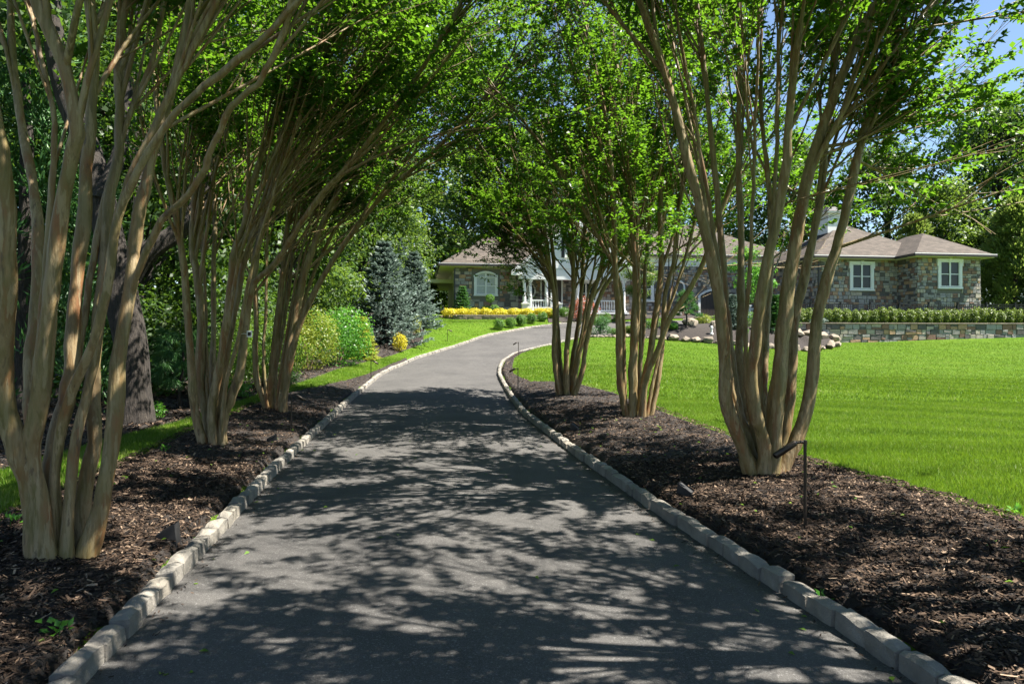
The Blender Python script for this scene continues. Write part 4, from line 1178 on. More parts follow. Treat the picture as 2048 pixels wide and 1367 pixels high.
# ------------------------------------------------------------------ plants
def rand_dirs(n, rs):
    return unit(rs.normal(0, 1, (n, 3)))
def leaf_cloud(C, Rv, n, rs, L, W, shell=.35, upbias=.3, lump=.18, axis_out=.5, flat=False):
    """leaves through an ellipsoid: C centre, Rv radii"""
    d = rand_dirs(n, rs)
    if flat: d[:, 2] = np.abs(d[:, 2]) * 1.0 - .25; d = unit(d)
    q = 1 - shell * rs.random(n) ** 1.6
    ph = rs.uniform(0, 6.28, 3)
    bumps = 1 + lump * (np.sin(d[:, 0] * 4.3 + ph[0]) * np.sin(d[:, 1] * 4.7 + ph[1]) + .6 * np.sin(d[:, 2] * 7 + d[:, 0] * 5 + ph[2]))
    P = C + d * Rv * (q * bumps)[:, None]
    nr = unit(d / np.maximum(Rv, .05) * np.mean(Rv) + rs.normal(0, .55, (n, 3)) + np.array([0, 0, upbias]))
    A = unit(rs.normal(0, 1, (n, 3)) + d * axis_out + np.array([0, 0, -.15]))
    A = unit(A - nr * np.sum(A * nr, -1, keepdims=True) * .7)
    return leaves(P, A, nr, rs.uniform(L * .7, L * 1.25, n), rs.uniform(W * .7, W * 1.25, n)), q
def foliage_obj(parent, off, clouds, mat, rs, name='foliage', clump_var=.35):
    Vs, rn = [], []
    for (V, Fq), q in clouds:
        Vs.append(V); c = rs.random() * clump_var
        rn.append(np.repeat(np.clip(c + rs.random(len(q)) * (1 - clump_var), 0, 1), 4))
    V = np.concatenate(Vs) - np.array(off)
    return obj(name, npmesh(name, V, np.arange(len(V)).reshape(-1, 4), np.concatenate(rn)), M[mat], parent, kind='stuff')
def stem_obj(parent, pts, rad, mat='oak', sides=8, name='trunk', n=10):
    C = catmull(np.array(pts, float), n); R = np.interp(np.linspace(0, 1, n), np.linspace(0, 1, len(rad)), rad)
    V, Fq = tubes(C[None], R[None], sides)
    return obj(name, npmesh(name, V, Fq, smooth=True), M[mat], parent)

def shrub(name, X, Y, r, h, mat, label, n=1500, L=.06, W=.035, cat='shrub', group=None, z=None, lumps=5, seed=None, stem=True, ry=None):
    rs = np.random.default_rng(seed if seed is not None else int(abs(X * 97 + Y * 131)))
    z = gz(X, Y) if z is None else z
    root = thing(name, (X, Y, z), label, cat, group)
    cl = [leaf_cloud(np.array([0, 0, h * .5]), np.array([r, ry or r, h * .52]), int(n * .55), rs, L, W)]
    for k in range(lumps):
        a = rs.uniform(0, 6.28); q = rs.uniform(.3, .55) * r
        c = np.array([math.cos(a) * q, math.sin(a) * q * ((ry or r) / r), h * rs.uniform(.4, .68)])
        cl.append(leaf_cloud(c, np.array([r * .55, r * .55, h * .36]), int(n * .45 / lumps), rs, L, W))
    foliage_obj(root, (0, 0, 0), cl, mat, rs)
    if stem:
        for k in range(3):
            a = k * 2.1 + rs.uniform(0, 1); stem_obj(root, [(0.03 * math.cos(a), .03 * math.sin(a), -.05), (.15 * r * math.cos(a), .15 * r * math.sin(a), h * .25), (.45 * r * math.cos(a), .45 * r * math.sin(a), h * .6)], [.03, .02, .008], 'twig', 5, 'stem', 5)
    return root
def copy_tree(o, locn, label, rz=0, sc=1.0, parent=None):
    c = o.copy(); COL.objects.link(c)
    if parent is None:
        c.location = locn; c.rotation_euler = (0, 0, rz); c.scale = (sc, sc, sc); c['label'] = label
    else: c.parent = parent
    for ch in list(o.children): copy_tree(ch, None, None, parent=c)
    return c

def spruce(name, X, Y, h, r, label, mat='spruce', seed=0, tiers=22, z=None, skirt=.05, nl=.16):
    rs = np.random.default_rng(seed); z = gz(X, Y) if z is None else z
    root = thing(name, (X, Y, z), label, 'tree')
    stem_obj(root, [(0, 0, -.1), (.01, .02, h * .5), (0, 0, h * .98)], [h * .022, h * .014, .006], 'oak', 8)
    Ps, Rs = [], []
    for k in range(tiers):
        f = (k + .3 * rs.random()) / tiers; zz = h * (skirt + (1 - skirt) * f)
        rr = r * (1 - f) ** .85 + .05
        nb = int(7 + 9 * (1 - f))
        for j in range(nb):
            a = 2 * math.pi * (j + rs.random() * .7) / nb; L = rr * rs.uniform(.78, 1.12)
            s = np.linspace(0, 1, 5)
            dr = -.24 * L * np.sin(s * 2.2) + .12 * L * s ** 2 + L * .3 * f * s
            Ps.append(np.stack([np.cos(a) * L * s, np.sin(a) * L * s, zz + dr], -1)); Rs.append(np.linspace(.012, .003, 5))
    P = np.array(Ps); V, Fq = tubes(P, np.array(Rs), 4)
    obj('branches', npmesh('branches', V, Fq), M['oak'], root)
    B = len(P); per = 46
    t = rs.uniform(.18, 1.0, (B, per)) ; fi = t * 4; i = np.minimum(fi.astype(int), 3); u = (fi - i)[..., None]; bi = np.arange(B)[:, None]
    O = P[bi, i] * (1 - u) + P[bi, i + 1] * u; D = unit(P[bi, i + 1] - P[bi, i])
    ln = np.linalg.norm(P[:, -1] - P[:, 0], axis=-1)[:, None, None]
    side = unit(np.cross(D, np.array([0, 0, 1.0]))) * rs.choice([-1, 1], (B, per, 1))
    O = O + side * rs.random((B, per, 1)) * ln * .22 * (1.1 - t[..., None]) + rs.normal(0, .02, O.shape)
    A = unit(D + side * .8 + rs.normal(0, .35, D.shape) + np.array([0, 0, .12]))
    Nr = unit(np.array([0, 0, 1.0]) + rs.normal(0, .5, D.shape))
    m = B * per
    V, Fq = leaves(O.reshape(-1, 3), A.reshape(-1, 3), Nr.reshape(-1, 3), rs.uniform(nl * .7, nl * 1.3, m), rs.uniform(nl * .28, nl * .5, m), .3)
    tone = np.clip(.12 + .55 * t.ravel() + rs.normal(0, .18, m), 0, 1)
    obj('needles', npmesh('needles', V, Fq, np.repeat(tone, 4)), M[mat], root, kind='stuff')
    return root

def broadleaf(name, X, Y, h, r, label, mat='wood', seed=0, n=7000, L=.17, W=.11, trunk_r=None, crown0=.3, clumps=22, cat='tree', group=None, z=None, lean=0):
    rs = np.random.default_rng(seed); z = gz(X, Y) if z is None else z
    root = thing(name, (X, Y, z), label, cat, group)
    tr_ = trunk_r or h * .018
    top = np.array([lean, 0, h * .8])
    stem_obj(root, [(0, 0, -.2), (lean * .2, .05, h * .3), (lean * .7, 0, h * .6), tuple(top)], [tr_ * 1.2, tr_, tr_ * .6, tr_ * .15], 'oak', 9)
    cl = []; LP, LR = [], []
    for k in range(clumps):
        f = rs.random(); zz = h * (crown0 + (1 - crown0) * (.06 + .86 * f))
        env = r * math.sin(math.pi * min(1, .18 + .78 * f)) ** .7
        a = rs.uniform(0, 6.28); q = env * math.sqrt(rs.uniform(.15, 1))
        c = np.array([math.cos(a) * q + lean * f, math.sin(a) * q, zz])
        cr = r * rs.uniform(.26, .44)
        cl.append(leaf_cloud(c, np.array([cr, cr, cr * rs.uniform(.6, .85)]), n // clumps, rs, L, W, shell=.6, lump=.25))
        b0 = np.array([lean * .4, 0, max(h * crown0 * .7, c[2] - q * .9 - .5)]); s = np.linspace(0, 1, 5)[:, None]
        LP.append(b0 * (1 - s) + c * s + np.array([0, 0, .25]) * np.sin(s * 3.14)); LR.append(np.linspace(tr_ * .38, .012, 5))
    V, Fq = tubes(np.array(LP), np.array(LR), 5)
    obj('limbs', npmesh('limbs', V, Fq, smooth=True), M['oak'], root)
    foliage_obj(root, (0, 0, 0), cl, mat, rs, 'crown', .5)
    return root
def plume(name, X, Y, h, r, label, seed=0, n=14000, L=.22, W=.045, mat='plume', clumps=60, z=None, base_f=.02):
    rs = np.random.default_rng(seed); z = gz(X, Y) if z is None else z
    root = thing(name, (X, Y, z), label, 'tree')
    stem_obj(root, [(0, 0, -.2), (.05, 0, h * .5), (0, 0, h * .95)], [h * .02, h * .013, .02], 'oak', 9)
    cl = []
    for k in range(clumps):
        f = (k + rs.random()) / clumps; zz = h * (base_f + (.96 - base_f) * f)
        env = r * (1 - f) ** .7 + .1
        a = k * 2.39996 + rs.uniform(-.3, .3); q = env * rs.uniform(.5, .95)
        c = np.array([math.cos(a) * q, math.sin(a) * q, zz]); cr = (.24 * r + .2) * rs.uniform(.7, 1.15) * (1 - .45 * f)
        d = rand_dirs(n // clumps, rs); d[:, 2] = np.abs(d[:, 2]) * .9 - .15; d = unit(d)
        m = len(d); qq = rs.uniform(.3, 1, m)
        P = c + d * np.array([cr, cr, cr * 1.15]) * qq[:, None]
        A = unit(d + np.array([math.cos(a) * .5, math.sin(a) * .5, .45]) + rs.normal(0, .25, (m, 3)))
        cl.append((leaves(P, A, rand_dirs(m, rs), rs.uniform(L * .7, L * 1.2, m), rs.uniform(W * .7, W * 1.3, m)), qq))
    foliage_obj(root, (0, 0, 0), cl, mat, rs, 'needles', .4)
    return root

ORD = ['first', 'second', 'third', 'fourth', 'fifth', 'sixth', 'seventh', 'eighth', 'ninth', 'tenth', 'eleventh', 'twelfth', 'thirteenth', 'fourteenth', 'fifteenth',
       'sixteenth', 'seventeenth', 'eighteenth', 'nineteenth', 'twentieth', 'twenty-first', 'twenty-second', 'twenty-third', 'twenty-fourth', 'twenty-fifth', 'twenty-sixth',
       'twenty-seventh', 'twenty-eighth', 'twenty-ninth', 'thirtieth', 'thirty-first', 'thirty-second', 'thirty-third', 'thirty-fourth', 'thirty-fifth', 'thirty-sixth', 'thirty-seventh', 'thirty-eighth', 'thirty-ninth', 'fortieth']

# the clipped hedge on the terrace
proto = [shrub('hedge_shrub', 15.6 + k, 37.1, .30, .86, 'hedge', 'x', 1500, .075, .05, 'shrub', 'clipped hedge on the retaining wall', z=2.5, seed=60 + k, lumps=6, stem=False) for k in range(4)]
nh = 30
for k in range(nh):
    x = 15.65 + k * .52
    lab = ORD[k] + ' clipped shrub from the left in the hedge above the retaining wall'
    src = proto[k % 4]
    if k < 4: src.location = (x, 37.1 + .07 * (x - 15), 2.5); src['label'] = lab
    else: copy_tree(src, (x, 37.1 + .07 * (x - 15) + random.uniform(-.04, .04), 2.5), lab, random.uniform(0, 6.28), random.uniform(.9, 1.08))
# round boxwoods by the bend
gpx = [(998, 668), (1022, 662), (1042, 657), (1062, 652), (1085, 646), (1108, 641), (1128, 636)]
gproto = None
for k, (x, y) in enumerate(gpx):
    Yg = 37.2 + k * 1.0; X = (x - 1024) / F * Yg
    zz = gz(X, Yg) + .02
    lab = ORD[k] + ' round clipped boxwood from the left along the far kerb'
    if gproto is None:
        gproto = shrub('round_boxwood', X, Yg, .31, .60, 'box', lab, 3000, .045, .03, 'shrub', 'round boxwoods by the far kerb', z=zz, seed=5, lumps=1, stem=False)
    else: copy_tree(gproto, (X, Yg, zz), lab, k * 1.3, random.uniform(.95, 1.15))
# yellow mounds above the planter wall
ypx = [900, 924, 948, 972, 1000, 1028, 1054, 1080, 1098]
for k, x in enumerate(ypx):
    Yg = 42.15 + .03 * k; X = (x - 1024) / F * Yg
    lab = ORD[k] + ' bright yellow mounded shrub from the left above the planter wall'
    shrub('yellow_shrub', X, Yg, .5, .56, 'yellow', lab, 1500, .09, .045, 'shrub', 'yellow shrubs above the planter wall', z=3.06, seed=80 + k, lumps=4, stem=False)
# plants by the house
spruce('young_conifer', *px(925, 0, 44.6)[:2], 2.3, .75, 'young light green conifer beside the stone wall corner', 'pine', 31, 12, z=2.95, nl=.14)
pom = thing('pompon_topiary', (px(980, 0, 44.7)[0], 44.7, 2.95), 'dark green topiary of stacked balls below the arched window', 'topiary')
rs = np.random.default_rng(3)
foliage_obj(pom, (0, 0, 0), [leaf_cloud(np.array([0, 0, 1.45]), np.array([.3, .3, .28]), 900, rs, .06, .04, lump=.03), leaf_cloud(np.array([-.28, 0, .75]), np.array([.3, .3, .24]), 900, rs, .06, .04, lump=.03),
                             leaf_cloud(np.array([.28, .05, .8]), np.array([.34, .3, .24]), 900, rs, .06, .04, lump=.03)], 'box', rs)
stem_obj(pom, [(0, 0, -.1), (.03, 0, .7), (0, 0, 1.4)], [.04, .035, .02], 'oak', 7)
shrub('red_shrub', px(1168, 0, 42.5)[0], 42.5, .95, 1.5, 'red', 'rounded red-leaved shrub before the porch', 2200, .09, .05, z=2.75)
shrub('grey_green_shrub', px(1026, 0, 44.4)[0], 44.4, .45, .8, 'spruce', 'small grey-green shrub beside the stair balustrade', 1000, .07, .04, z=3.0)
for k, (x, Yg, r_) in enumerate([(1190, 40.5, .38), (1210, 41.5, .40), (1238, 42.0, .34)]):
    X = (x - 1024) / F * Yg
    shrub('round_boxwood', X, Yg, r_, r_ * 1.8, 'box', ['left', 'middle', 'right'][k] + ' round boxwood of three across the court near the stair', 1600, .05, .035, 'shrub', 'round boxwoods across the court', lumps=1, stem=False, z=gz(X, Yg) + .03)
# island plants
def isl(x, Y): X = (x - 1024) / F * Y; return X, Y, island_z(X, Y) - .03
def island_shrub(name, x, Y, r_, h, mat, lab, n=1600, L=.05, W=.035, **kw):
    X, Yy, z = isl(x, Y); return shrub(name, X, Yy, r_, h, mat, lab, n, L, W, z=z, **kw)
cl_ = thing('cloud_topiary', isl(1202, 35.6), 'dark cloud-pruned topiary at the tip of the island bed', 'topiary')
rs = np.random.default_rng(8)
foliage_obj(cl_, (0, 0, 0), [leaf_cloud(np.array(c), np.array([q, q, q * .72]), 900, rs, .05, .035, lump=.04) for c, q in (((-.35, 0, .3), .36), ((.1, .1, .85), .38), ((.15, -.1, .4), .36), ((.0, .1, .6), .3))], 'pine', rs)
stem_obj(cl_, [(0, 0, -.1), (-.05, 0, .3), (.08, .05, .8)], [.05, .045, .02], 'oak', 7)
island_shrub('low_boxwood', 1228, 35.9, .34, .5, 'box', 'low boxwood touching the dark cloud topiary', stem=False)
island_shrub('round_boxwood', 1258, 36.2, .36, .6, 'box', 'bright round boxwood seen between the right stems', stem=False)
island_shrub('pale_mound', 1262, 35.2, .3, .36, 'hedge', 'low pale green mound in the island bed', stem=False)
X, Yy, z = isl(1372, 35.2)
pn = thing('dwarf_pine', (X, Yy, z), 'dwarf green pine on a short trunk in the island bed', 'tree')
rs = np.random.default_rng(17)
stem_obj(pn, [(0, 0, -.1), (.04, 0, .5), (-.03, 0, 1.2), (0, 0, 1.7)], [.05, .045, .03, .015], 'oak', 8)
cc = []
for k in range(20):
    a = k * 2.4; f = k / 20; q = .72 * (1 - f * .75) * rs.uniform(.6, 1)
    c = np.array([math.cos(a) * q, math.sin(a) * q, .55 + 1.25 * f]); d = rand_dirs(190, rs); d[:, 2] = np.abs(d[:, 2]) * .8 - .1; d = unit(d)
    cc.append((leaves(c + d * .05, d, rand_dirs(190, rs), rs.uniform(.16, .28, 190), rs.uniform(.016, .026, 190)), d))
foliage_obj(pn, (0, 0, 0), cc, 'pine', rs, 'needles')
island_shrub('bronze_grass', 1408, 38.0, .36, .75, 'nandina', 'bronze tufted shrub left of the arched door', 900, .2, .03)
X, Yy, z = isl(1466, 35.6); spruce('dwarf_blue_spruce', X, Yy, 1.75, .55, 'dwarf blue spruce between the nearest right stems', 'spruce', 41, 14, z=z, nl=.12)
X, Yy, z = isl(1552, 35.4); spruce('dark_conifer', X, Yy, 1.9, .65, 'dark green dwarf conifer left of the retaining wall', 'pine', 42, 14, z=z, nl=.14)
shrub('creeping_juniper', 16.1, 35.8, .4, .3, 'spruce', 'creeping blue juniper spilling over the wall cap', 900, .08, .03, z=2.52, stem=False)
broadleaf('small_garden_tree', px(1275, 0, 42.0)[0], 42.0, 4.3, 1.35, 'small round garden tree before the porch end', 'wood2', 51, 5200, .10, .065, .05, .32, 16, z=2.6)
broadleaf('small_garden_tree', px(1492, 0, 39.6)[0], 39.6, 4.9, 1.35, 'small dark-leaved garden tree beside the arched door', 'rhodo', 52, 5200, .11, .07, .05, .32, 16, z=2.3)
for k, (x, Yq, r_, h_, mt, lab) in enumerate([(1300, 35.6, .42, .5, 'box', 'low green shrub left of the dwarf pine'), (1325, 36.8, .5, .7, 'azalea', 'loose green shrub behind the dwarf pine'), (1440, 36.8, .45, .55, 'azalea', 'low green shrub right of the bronze tuft'),
                                               (1500, 36.4, .5, .8, 'box', 'green shrub between the stems left of the dark conifer'), (1528, 35.2, .35, .45, 'hedge', 'pale low shrub beside the dark conifer'), (1582, 35.2, .42, .8, 'box', 'green shrub at the left end of the retaining wall'),
                                               (1345, 34.9, .28, .3, 'rhodo', 'small leafy plant just above the boulder row'), (1485, 34.6, .28, .3, 'rhodo', 'small leafy plant between boulders and blue spruce')]):
    island_shrub('island_shrub', x, Yq, r_, h_, mt, lab, 1300, .06, .04, stem=False, group='shrubs of the island bed', seed=400 + k)
# boulders edging the lawn
def boulder_mesh(seed):
    r = random.Random(seed); bm = bmesh.new(); bmesh.ops.create_icosphere(bm, subdivisions=2, radius=.5)
    ph = [r.uniform(0, 6) for _ in range(6)]
    PL = [(Vector((r.gauss(0, 1), r.gauss(0, 1), r.gauss(0, 1))).normalized(), r.uniform(.26, .42)) for _ in range(9)]
    for v in bm.verts:
        x, y, z = v.co
        k = 1 + .22 * math.sin(5 * x + ph[0]) * math.sin(4.4 * y + ph[1]) + .14 * math.sin(8 * z + 6 * x + ph[2]) + r.uniform(-.045, .045)
        v.co *= k
        for pn_, pd in PL:
            q = v.co.dot(pn_) - pd
            if q > 0: v.co -= pn_ * q
    me = bpy.data.meshes.new('boulder'); bm.to_mesh(me); bm.free(); me.materials.append(M['boulder']); return me
BM = [boulder_mesh(k) for k in range(9)]
s = 0; r = random.Random(4); bl = []
x = 4.0
while x < 16.9:
    w = r.uniform(.28, .66) * (1 if x > 7 else .6); bl.append((x + w / 2, w)); x += w * .93
for k, (x, w) in enumerate(bl):
    y = float(np.interp(x, LAWN_TOP_X, LAWN_TOP_Y)); h = w * r.uniform(.55, .8)
    o = obj('boulder', BM[k % 9], label=ORD[k] + ' boulder from the left in the low row edging the lawn' if k < 40 else 'boulder', cat='boulder', group='boulders edging the lawn')
    o.location = (x, y + r.uniform(-.08, .08), gz(x, y) + h * .30); o.scale = (w * 1.12, w * r.uniform(.8, 1.1), h * 1.1); o.rotation_euler = (r.uniform(-.2, .2), r.uniform(-.2, .2), r.uniform(0, 6))
NB = len(bl)
bl2 = [(8.3, 35.5, .6), (9.3, 35.7, .9), (10.6, 35.6, .9), (11.6, 35.4, .75), (12.7, 35.2, .8), (13.6, 35.1, .7), (14.5, 35.0, .9), (15.3, 35.0, .8), (15.9, 34.9, .8), (16.6, 35.2, .8), (15.2, 35.6, .7), (14.3, 35.7, .6)]
for k, (x, y, w) in enumerate(bl2):
    o = obj('boulder', BM[(k * 4 + 2) % 9], label=ORD[k] + ' boulder of the upper row inside the island bed', cat='boulder', group='boulders inside the island bed')
    o.location = (x, y, island_z(x, y) + w * .12); o.scale = (w * 1.2, w * .9, w * .72); o.rotation_euler = (r.uniform(-.2, .2), r.uniform(-.2, .2), r.uniform(0, 6))
mb = MB(); mb.lathe([(.0, 0), (.09, 0), (.09, .06), (.055, .1), (.055, .3), (.085, .34), (.06, .42), (0, .45)], 12)
X, Yy, z = isl(1423, 34.4); obj('garden_ornament', mb.mesh('garden_ornament'), M['white'], label='small white garden ornament between boulders', cat='ornament', loc=(X, Yy, z))

# left border shrubs and conifers
def lp(x, Y): return (x - 1024) / F * Y
shrub('azalea', lp(455, 16.2), 16.2, .9, 1.5, 'azalea', 'bright green azalea directly behind the tagged crape myrtle', 5200, .06, .032)
shrub('azalea', lp(530, 17.4), 17.4, 1.1, 1.85, 'azalea', 'bright green azalea behind the farthest left crape myrtle', 6500, .06, .032)
shrub('low_groundcover', lp(470, 15.0), 15.0, .35, .35, 'rhodo', 'low leafy plant at the lawn edge behind the stems', 700, .06, .035)
shrub('low_groundcover', lp(578, 17.5), 17.5, .28, .4, 'pine', 'small feathery green plant at the mulch edge', 700, .07, .02)
shrub('nandina', lp(618, 21.6), 21.6, .95, 1.9, 'nandina', 'tall yellow-green shrub with orange tints right of the azaleas', 4600, .085, .03)
shrub('rhododendron', lp(676, 23.2), 23.2, 1.1, 1.9, 'rhodo', 'broad bright green shrub right of the yellow-green one', 5200, .085, .045)
spruce('golden_conifer', lp(722, 25.4), 25.4, 1.6, .62, 'small golden conifer left of the blue spruces', 'gold', 61, 11, nl=.13)
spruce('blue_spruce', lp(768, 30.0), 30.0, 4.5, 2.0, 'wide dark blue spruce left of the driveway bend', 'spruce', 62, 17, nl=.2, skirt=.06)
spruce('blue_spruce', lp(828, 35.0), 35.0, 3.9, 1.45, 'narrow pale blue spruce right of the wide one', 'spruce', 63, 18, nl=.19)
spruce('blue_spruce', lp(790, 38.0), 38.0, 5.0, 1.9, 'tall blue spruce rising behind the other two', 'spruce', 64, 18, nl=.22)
shrub('variegated_shrub', lp(800, 28.2), 28.2, .30, .75, 'yellow', 'small yellow variegated shrub at the foot of the spruces', 1000, .06, .035, z=gz(lp(800, 28.2), 28.2))
shrub('variegated_shrub', lp(833, 32.5), 32.5, .22, 1.0, 'gold', 'thin yellow shrub before the pale spruce', 700, .07, .03)
wp = thing('weeping_pine', (lp(362, 13.0), 13.0, gz(lp(362, 13.0), 13.0)), 'small weeping blue-green pine with a bare grey trunk', 'tree')
rs = np.random.default_rng(23)
stem_obj(wp, [(0, 0, -.1), (-.03, 0, .4), (.05, 0, .9), (-.02, 0, 1.5)], [.035, .03, .025, .01], 'oak', 7)
cc = []
for k in range(26):
    a = k * 2.4; f = k / 26; q = .42 * (1 - .4 * f); c = np.array([math.cos(a) * q, math.sin(a) * q, .55 + 1.05 * f]); d = unit(rand_dirs(130, rs) + np.array([math.cos(a) * .5, math.sin(a) * .5, -.9]))
    cc.append((leaves(c + d * .04, d, rand_dirs(130, rs), rs.uniform(.14, .26, 130), rs.uniform(.008, .014, 130)), d))
foliage_obj(wp, (0, 0, 0), cc, 'pine', rs, 'needles')
shrub('low_groundcover', lp(300, 11.6), 11.6, .25, .3, 'rhodo', 'small leafy plant at the foot of the oak', 500, .06, .035)

# the old oak
ok = thing('oak_tree', (lp(268, 11.2), 11.2, gz(lp(268, 11.2), 11.2)), 'old oak with a thick dark furrowed trunk behind the left stems', 'tree')
o3 = np.array(ok.location)
def okp(L): return [tuple(np.array(px(x, y, 11.2 + d)) - o3) for x, y, d in L]
stem_obj(ok, okp([(270, 880, 0), (266, 780, 0), (262, 690, 0), (242, 590, .05), (216, 460, .1), (185, 320, .2), (135, 200, .3), (110, 90, .4), (100, -60, .5), (95, -260, .6)]), [.36, .27, .25, .26, .22, .19, .17, .16, .14, .08], 'oak', 18, 'trunk', 40)
stem_obj(ok, okp([(240, 580, 0), (290, 510, .1), (345, 470, .3), (385, 430, .5), (420, 330, .8), (440, 160, 1.2), (445, 0, 1.5)]), [.2, .17, .15, .13, .11, .08, .05], 'oak', 12, 'limb', 20)
stem_obj(ok, okp([(200, 400, 0), (240, 300, .3), (260, 150, .6), (290, -60, 1)]), [.14, .11, .08, .04], 'oak', 10, 'limb', 16)
rs = np.random.default_rng(71); cl = []
for k in range(26):
    c = np.array([rs.uniform(-4.5, 2.5), rs.uniform(-2, 4.5), rs.uniform(5.5, 10)]); cl.append(leaf_cloud(c, np.array([1.3, 1.3, .9]), 420, rs, .13, .08, shell=.7))
foliage_obj(ok, (0, 0, 0), cl, 'wood', rs, 'crown', .5)

plume('plume_conifer', -9.0, 12.6, 9.0, 2.0, 'feathery dark green conifer at the left picture edge', 81, 16000, .20, .035, clumps=90, mat='pine')
plume('plume_conifer', -12.3, 19.0, 10.0, 2.3, 'feathery conifer deeper in the left wood behind the oak', 82, 12000, .24, .05, clumps=80, mat='pine')
# the wood on the left
wl = [(-9.4, 17.0, 11, 3.0, 'wood'), (-10.8, 22.5, 13, 3.6, 'wood'), (-8.6, 25.0, 9, 2.7, 'wood2'), (-9.8, 30.0, 13, 3.4, 'wood'), (-13.8, 27.0, 16, 4.4, 'wood'), (-8.3, 37.0, 11, 3.0, 'wood2'),
      (-12.5, 37.0, 17, 4.6, 'wood'), (-15.5, 19.0, 15, 4.4, 'wood'), (-19, 33.0, 19, 5.2, 'wood'), (-9.5, 47.0, 15, 4.2, 'wood2'), (-15, 49, 19, 5.2, 'wood'), (-25, 42, 20, 6, 'wood'), (-14.5, 12.5, 13, 4.0, 'wood'), (-21, 24, 17, 5, 'wood')]
WT = {}
def wood_tree(x, y, h, r_, mt, label, group, near, k):
    key = (mt, near, k % 3 if mt == 'wood' else k % 2)
    if key not in WT:
        WT[key] = broadleaf('woodland_tree', x, y, h, r_, label, mt, 100 + 7 * len(WT), 20000 if near else 11000, .18 if near else .40, .11 if near else .27, crown0=.11, clumps=46, group=group)
        DIM[key] = (h, r_)
        return
    c = copy_tree(WT[key], (x, y, gz(x, y)), label, k * 1.9)
    h0, r0 = DIM[key]; c.scale = (r_ / r0, r_ / r0, h / h0); c['group'] = group
DIM = {}
for k, (x, y, h, r_, mt) in enumerate(sorted(wl, key=lambda q: q[1])):
    wood_tree(x, y, h, r_, mt, ORD[k] + ' woodland tree from the viewer in the left wood', 'trees of the left wood', True, k)
us = [(-7.9, 15.0, 1.1, 2.2), (-9.0, 14.5, 1.4, 2.6), (-8.0, 19.5, 1.2, 2.8), (-8.4, 22.0, 1.3, 3.0), (-7.6, 25.5, 1.3, 2.8), (-7.7, 29.0, 1.3, 3.0), (-8.6, 33.0, 1.5, 3.4), (-11.0, 16.5, 1.8, 3.0), (-11.5, 20.5, 1.8, 3.2), (-7.4, 40.0, 1.3, 2.8), (-7.2, 50, 1.6, 3.6), (-8.8, 56, 2.2, 4.5), (-6.2, 60, 2.2, 4.5), (-10.5, 44, 1.8, 3.6)]
for k, (x, y, r_, h) in enumerate(sorted(us, key=lambda q: q[1])):
    shrub('understorey_shrub', x, y, r_, h, 'wood2' if k in (4, 6, 9, 10, 11, 12) else 'wood', ORD[k] + ' dark understorey shrub from the viewer under the left wood', 3800, .12 if y < 42 else .3, .07 if y < 42 else .2, 'shrub', 'understorey of the left wood', seed=140 + k)
# trees behind the house and on the right
bk = [(-4.5, 63, 17, 5, 'wood2'), (3, 67, 20, 6, 'wood'), (11, 66, 19, 6, 'wood'), (19, 67, 20, 6, 'wood'), (26, 63, 19, 5.6, 'wood'), (33, 60, 17, 5.2, 'wood'), (-11.5, 61, 19, 6, 'wood'), (40, 56, 19, 5.6, 'wood'),
      (47, 60, 24, 6.5, 'wood2'), (33.5, 53, 12, 3.6, 'wood2'), (55, 64, 24, 7, 'wood'), (39, 47, 15, 4.2, 'wood')]
for k, (x, y, h, r_, mt) in enumerate(sorted(bk)):
    wood_tree(x, y, h, r_, mt, ORD[k] + ' tree from the left in the wood behind the house', 'trees behind the house', False, k)
plume('plume_conifer', 33.5, 45.5, 8.6, 2.9, 'tall plumed yellow-green conifer right of the stone wing', 91, 16000, .34, .09, clumps=90)
plume('plume_conifer', 37.6, 49.0, 11.5, 3.4, 'tallest plumed conifer at the right picture edge', 92, 16000, .36, .10, clumps=90)
plume('plume_conifer', 29.8, 50.5, 8.5, 2.4, 'plumed conifer peeping over the roof of the stone wing', 93, 9000, .36, .10, clumps=60)
spruce('dark_spruce', 33.2, 42.6, 4.2, 1.5, 'dark blue spruce beside the right corner of the stone wing', 'spruce', 94, 18, z=2.5, nl=.24)

# ------------------------------------------------------------------ garden lights
def path_light(X, Y, h, az, label, head=.17):
    z = gz(X, Y)
    root = thing('path_light', (X, Y, z), label, 'lamp', 'bronze path lights')
    root.rotation_euler = (0, 0, az)
    mb = MB(); mb.lathe([(.012, -.15), (.012, h), (0, h)], 10); obj('post', mb.mesh('post', smooth=False), M['bronze'], root)
    V, Fq = tubes(np.array([[(0, 0, h - .012), (-.03, 0, h - .004), (-.075, 0, h - .008)]]), np.array([[.011, .011, .011]]), 10); obj('arm', npmesh('arm', V, Fq, smooth=True), M['bronze'], root)
    a = np.array([-.075, 0, h - .006]); d = np.array([-.86, 0, -.5]) * head
    V, Fq = tubes(np.array([[a - d * .05, a + d * .02, a + d * .1, a + d * .98, a + d]]), np.array([[.004, .02, .024, .026, .020]]), 14); obj('lamp_head', npmesh('lamp_head', V, Fq, smooth=True), M['bronze'], root)
    mb = MB(); mb.lathe([(.0, h - .02), (.016, h - .02), (.016, h + .008), (0, h + .012)], 10); obj('knuckle', mb.mesh('knuckle'), M['bronze'], root)
path_light(lp(1610, 5.15), 5.15, .66, .15, 'tall bronze path light beside the nearest right crape myrtle', .2)
path_light(lp(1036, 17.6), 17.6, .55, .1, 'bronze path light at the tip of the right bed')
path_light(lp(1037, 27.6), 27.6, .55, .2, 'bronze path light inside the bend on the right')
path_light(lp(583, 11.4), 11.4, .55, math.pi, 'bronze path light in the left bed between crape myrtles')
path_light(lp(742, 20.8), 20.8, .62, math.pi, 'bronze path light on the left where sunlight begins')
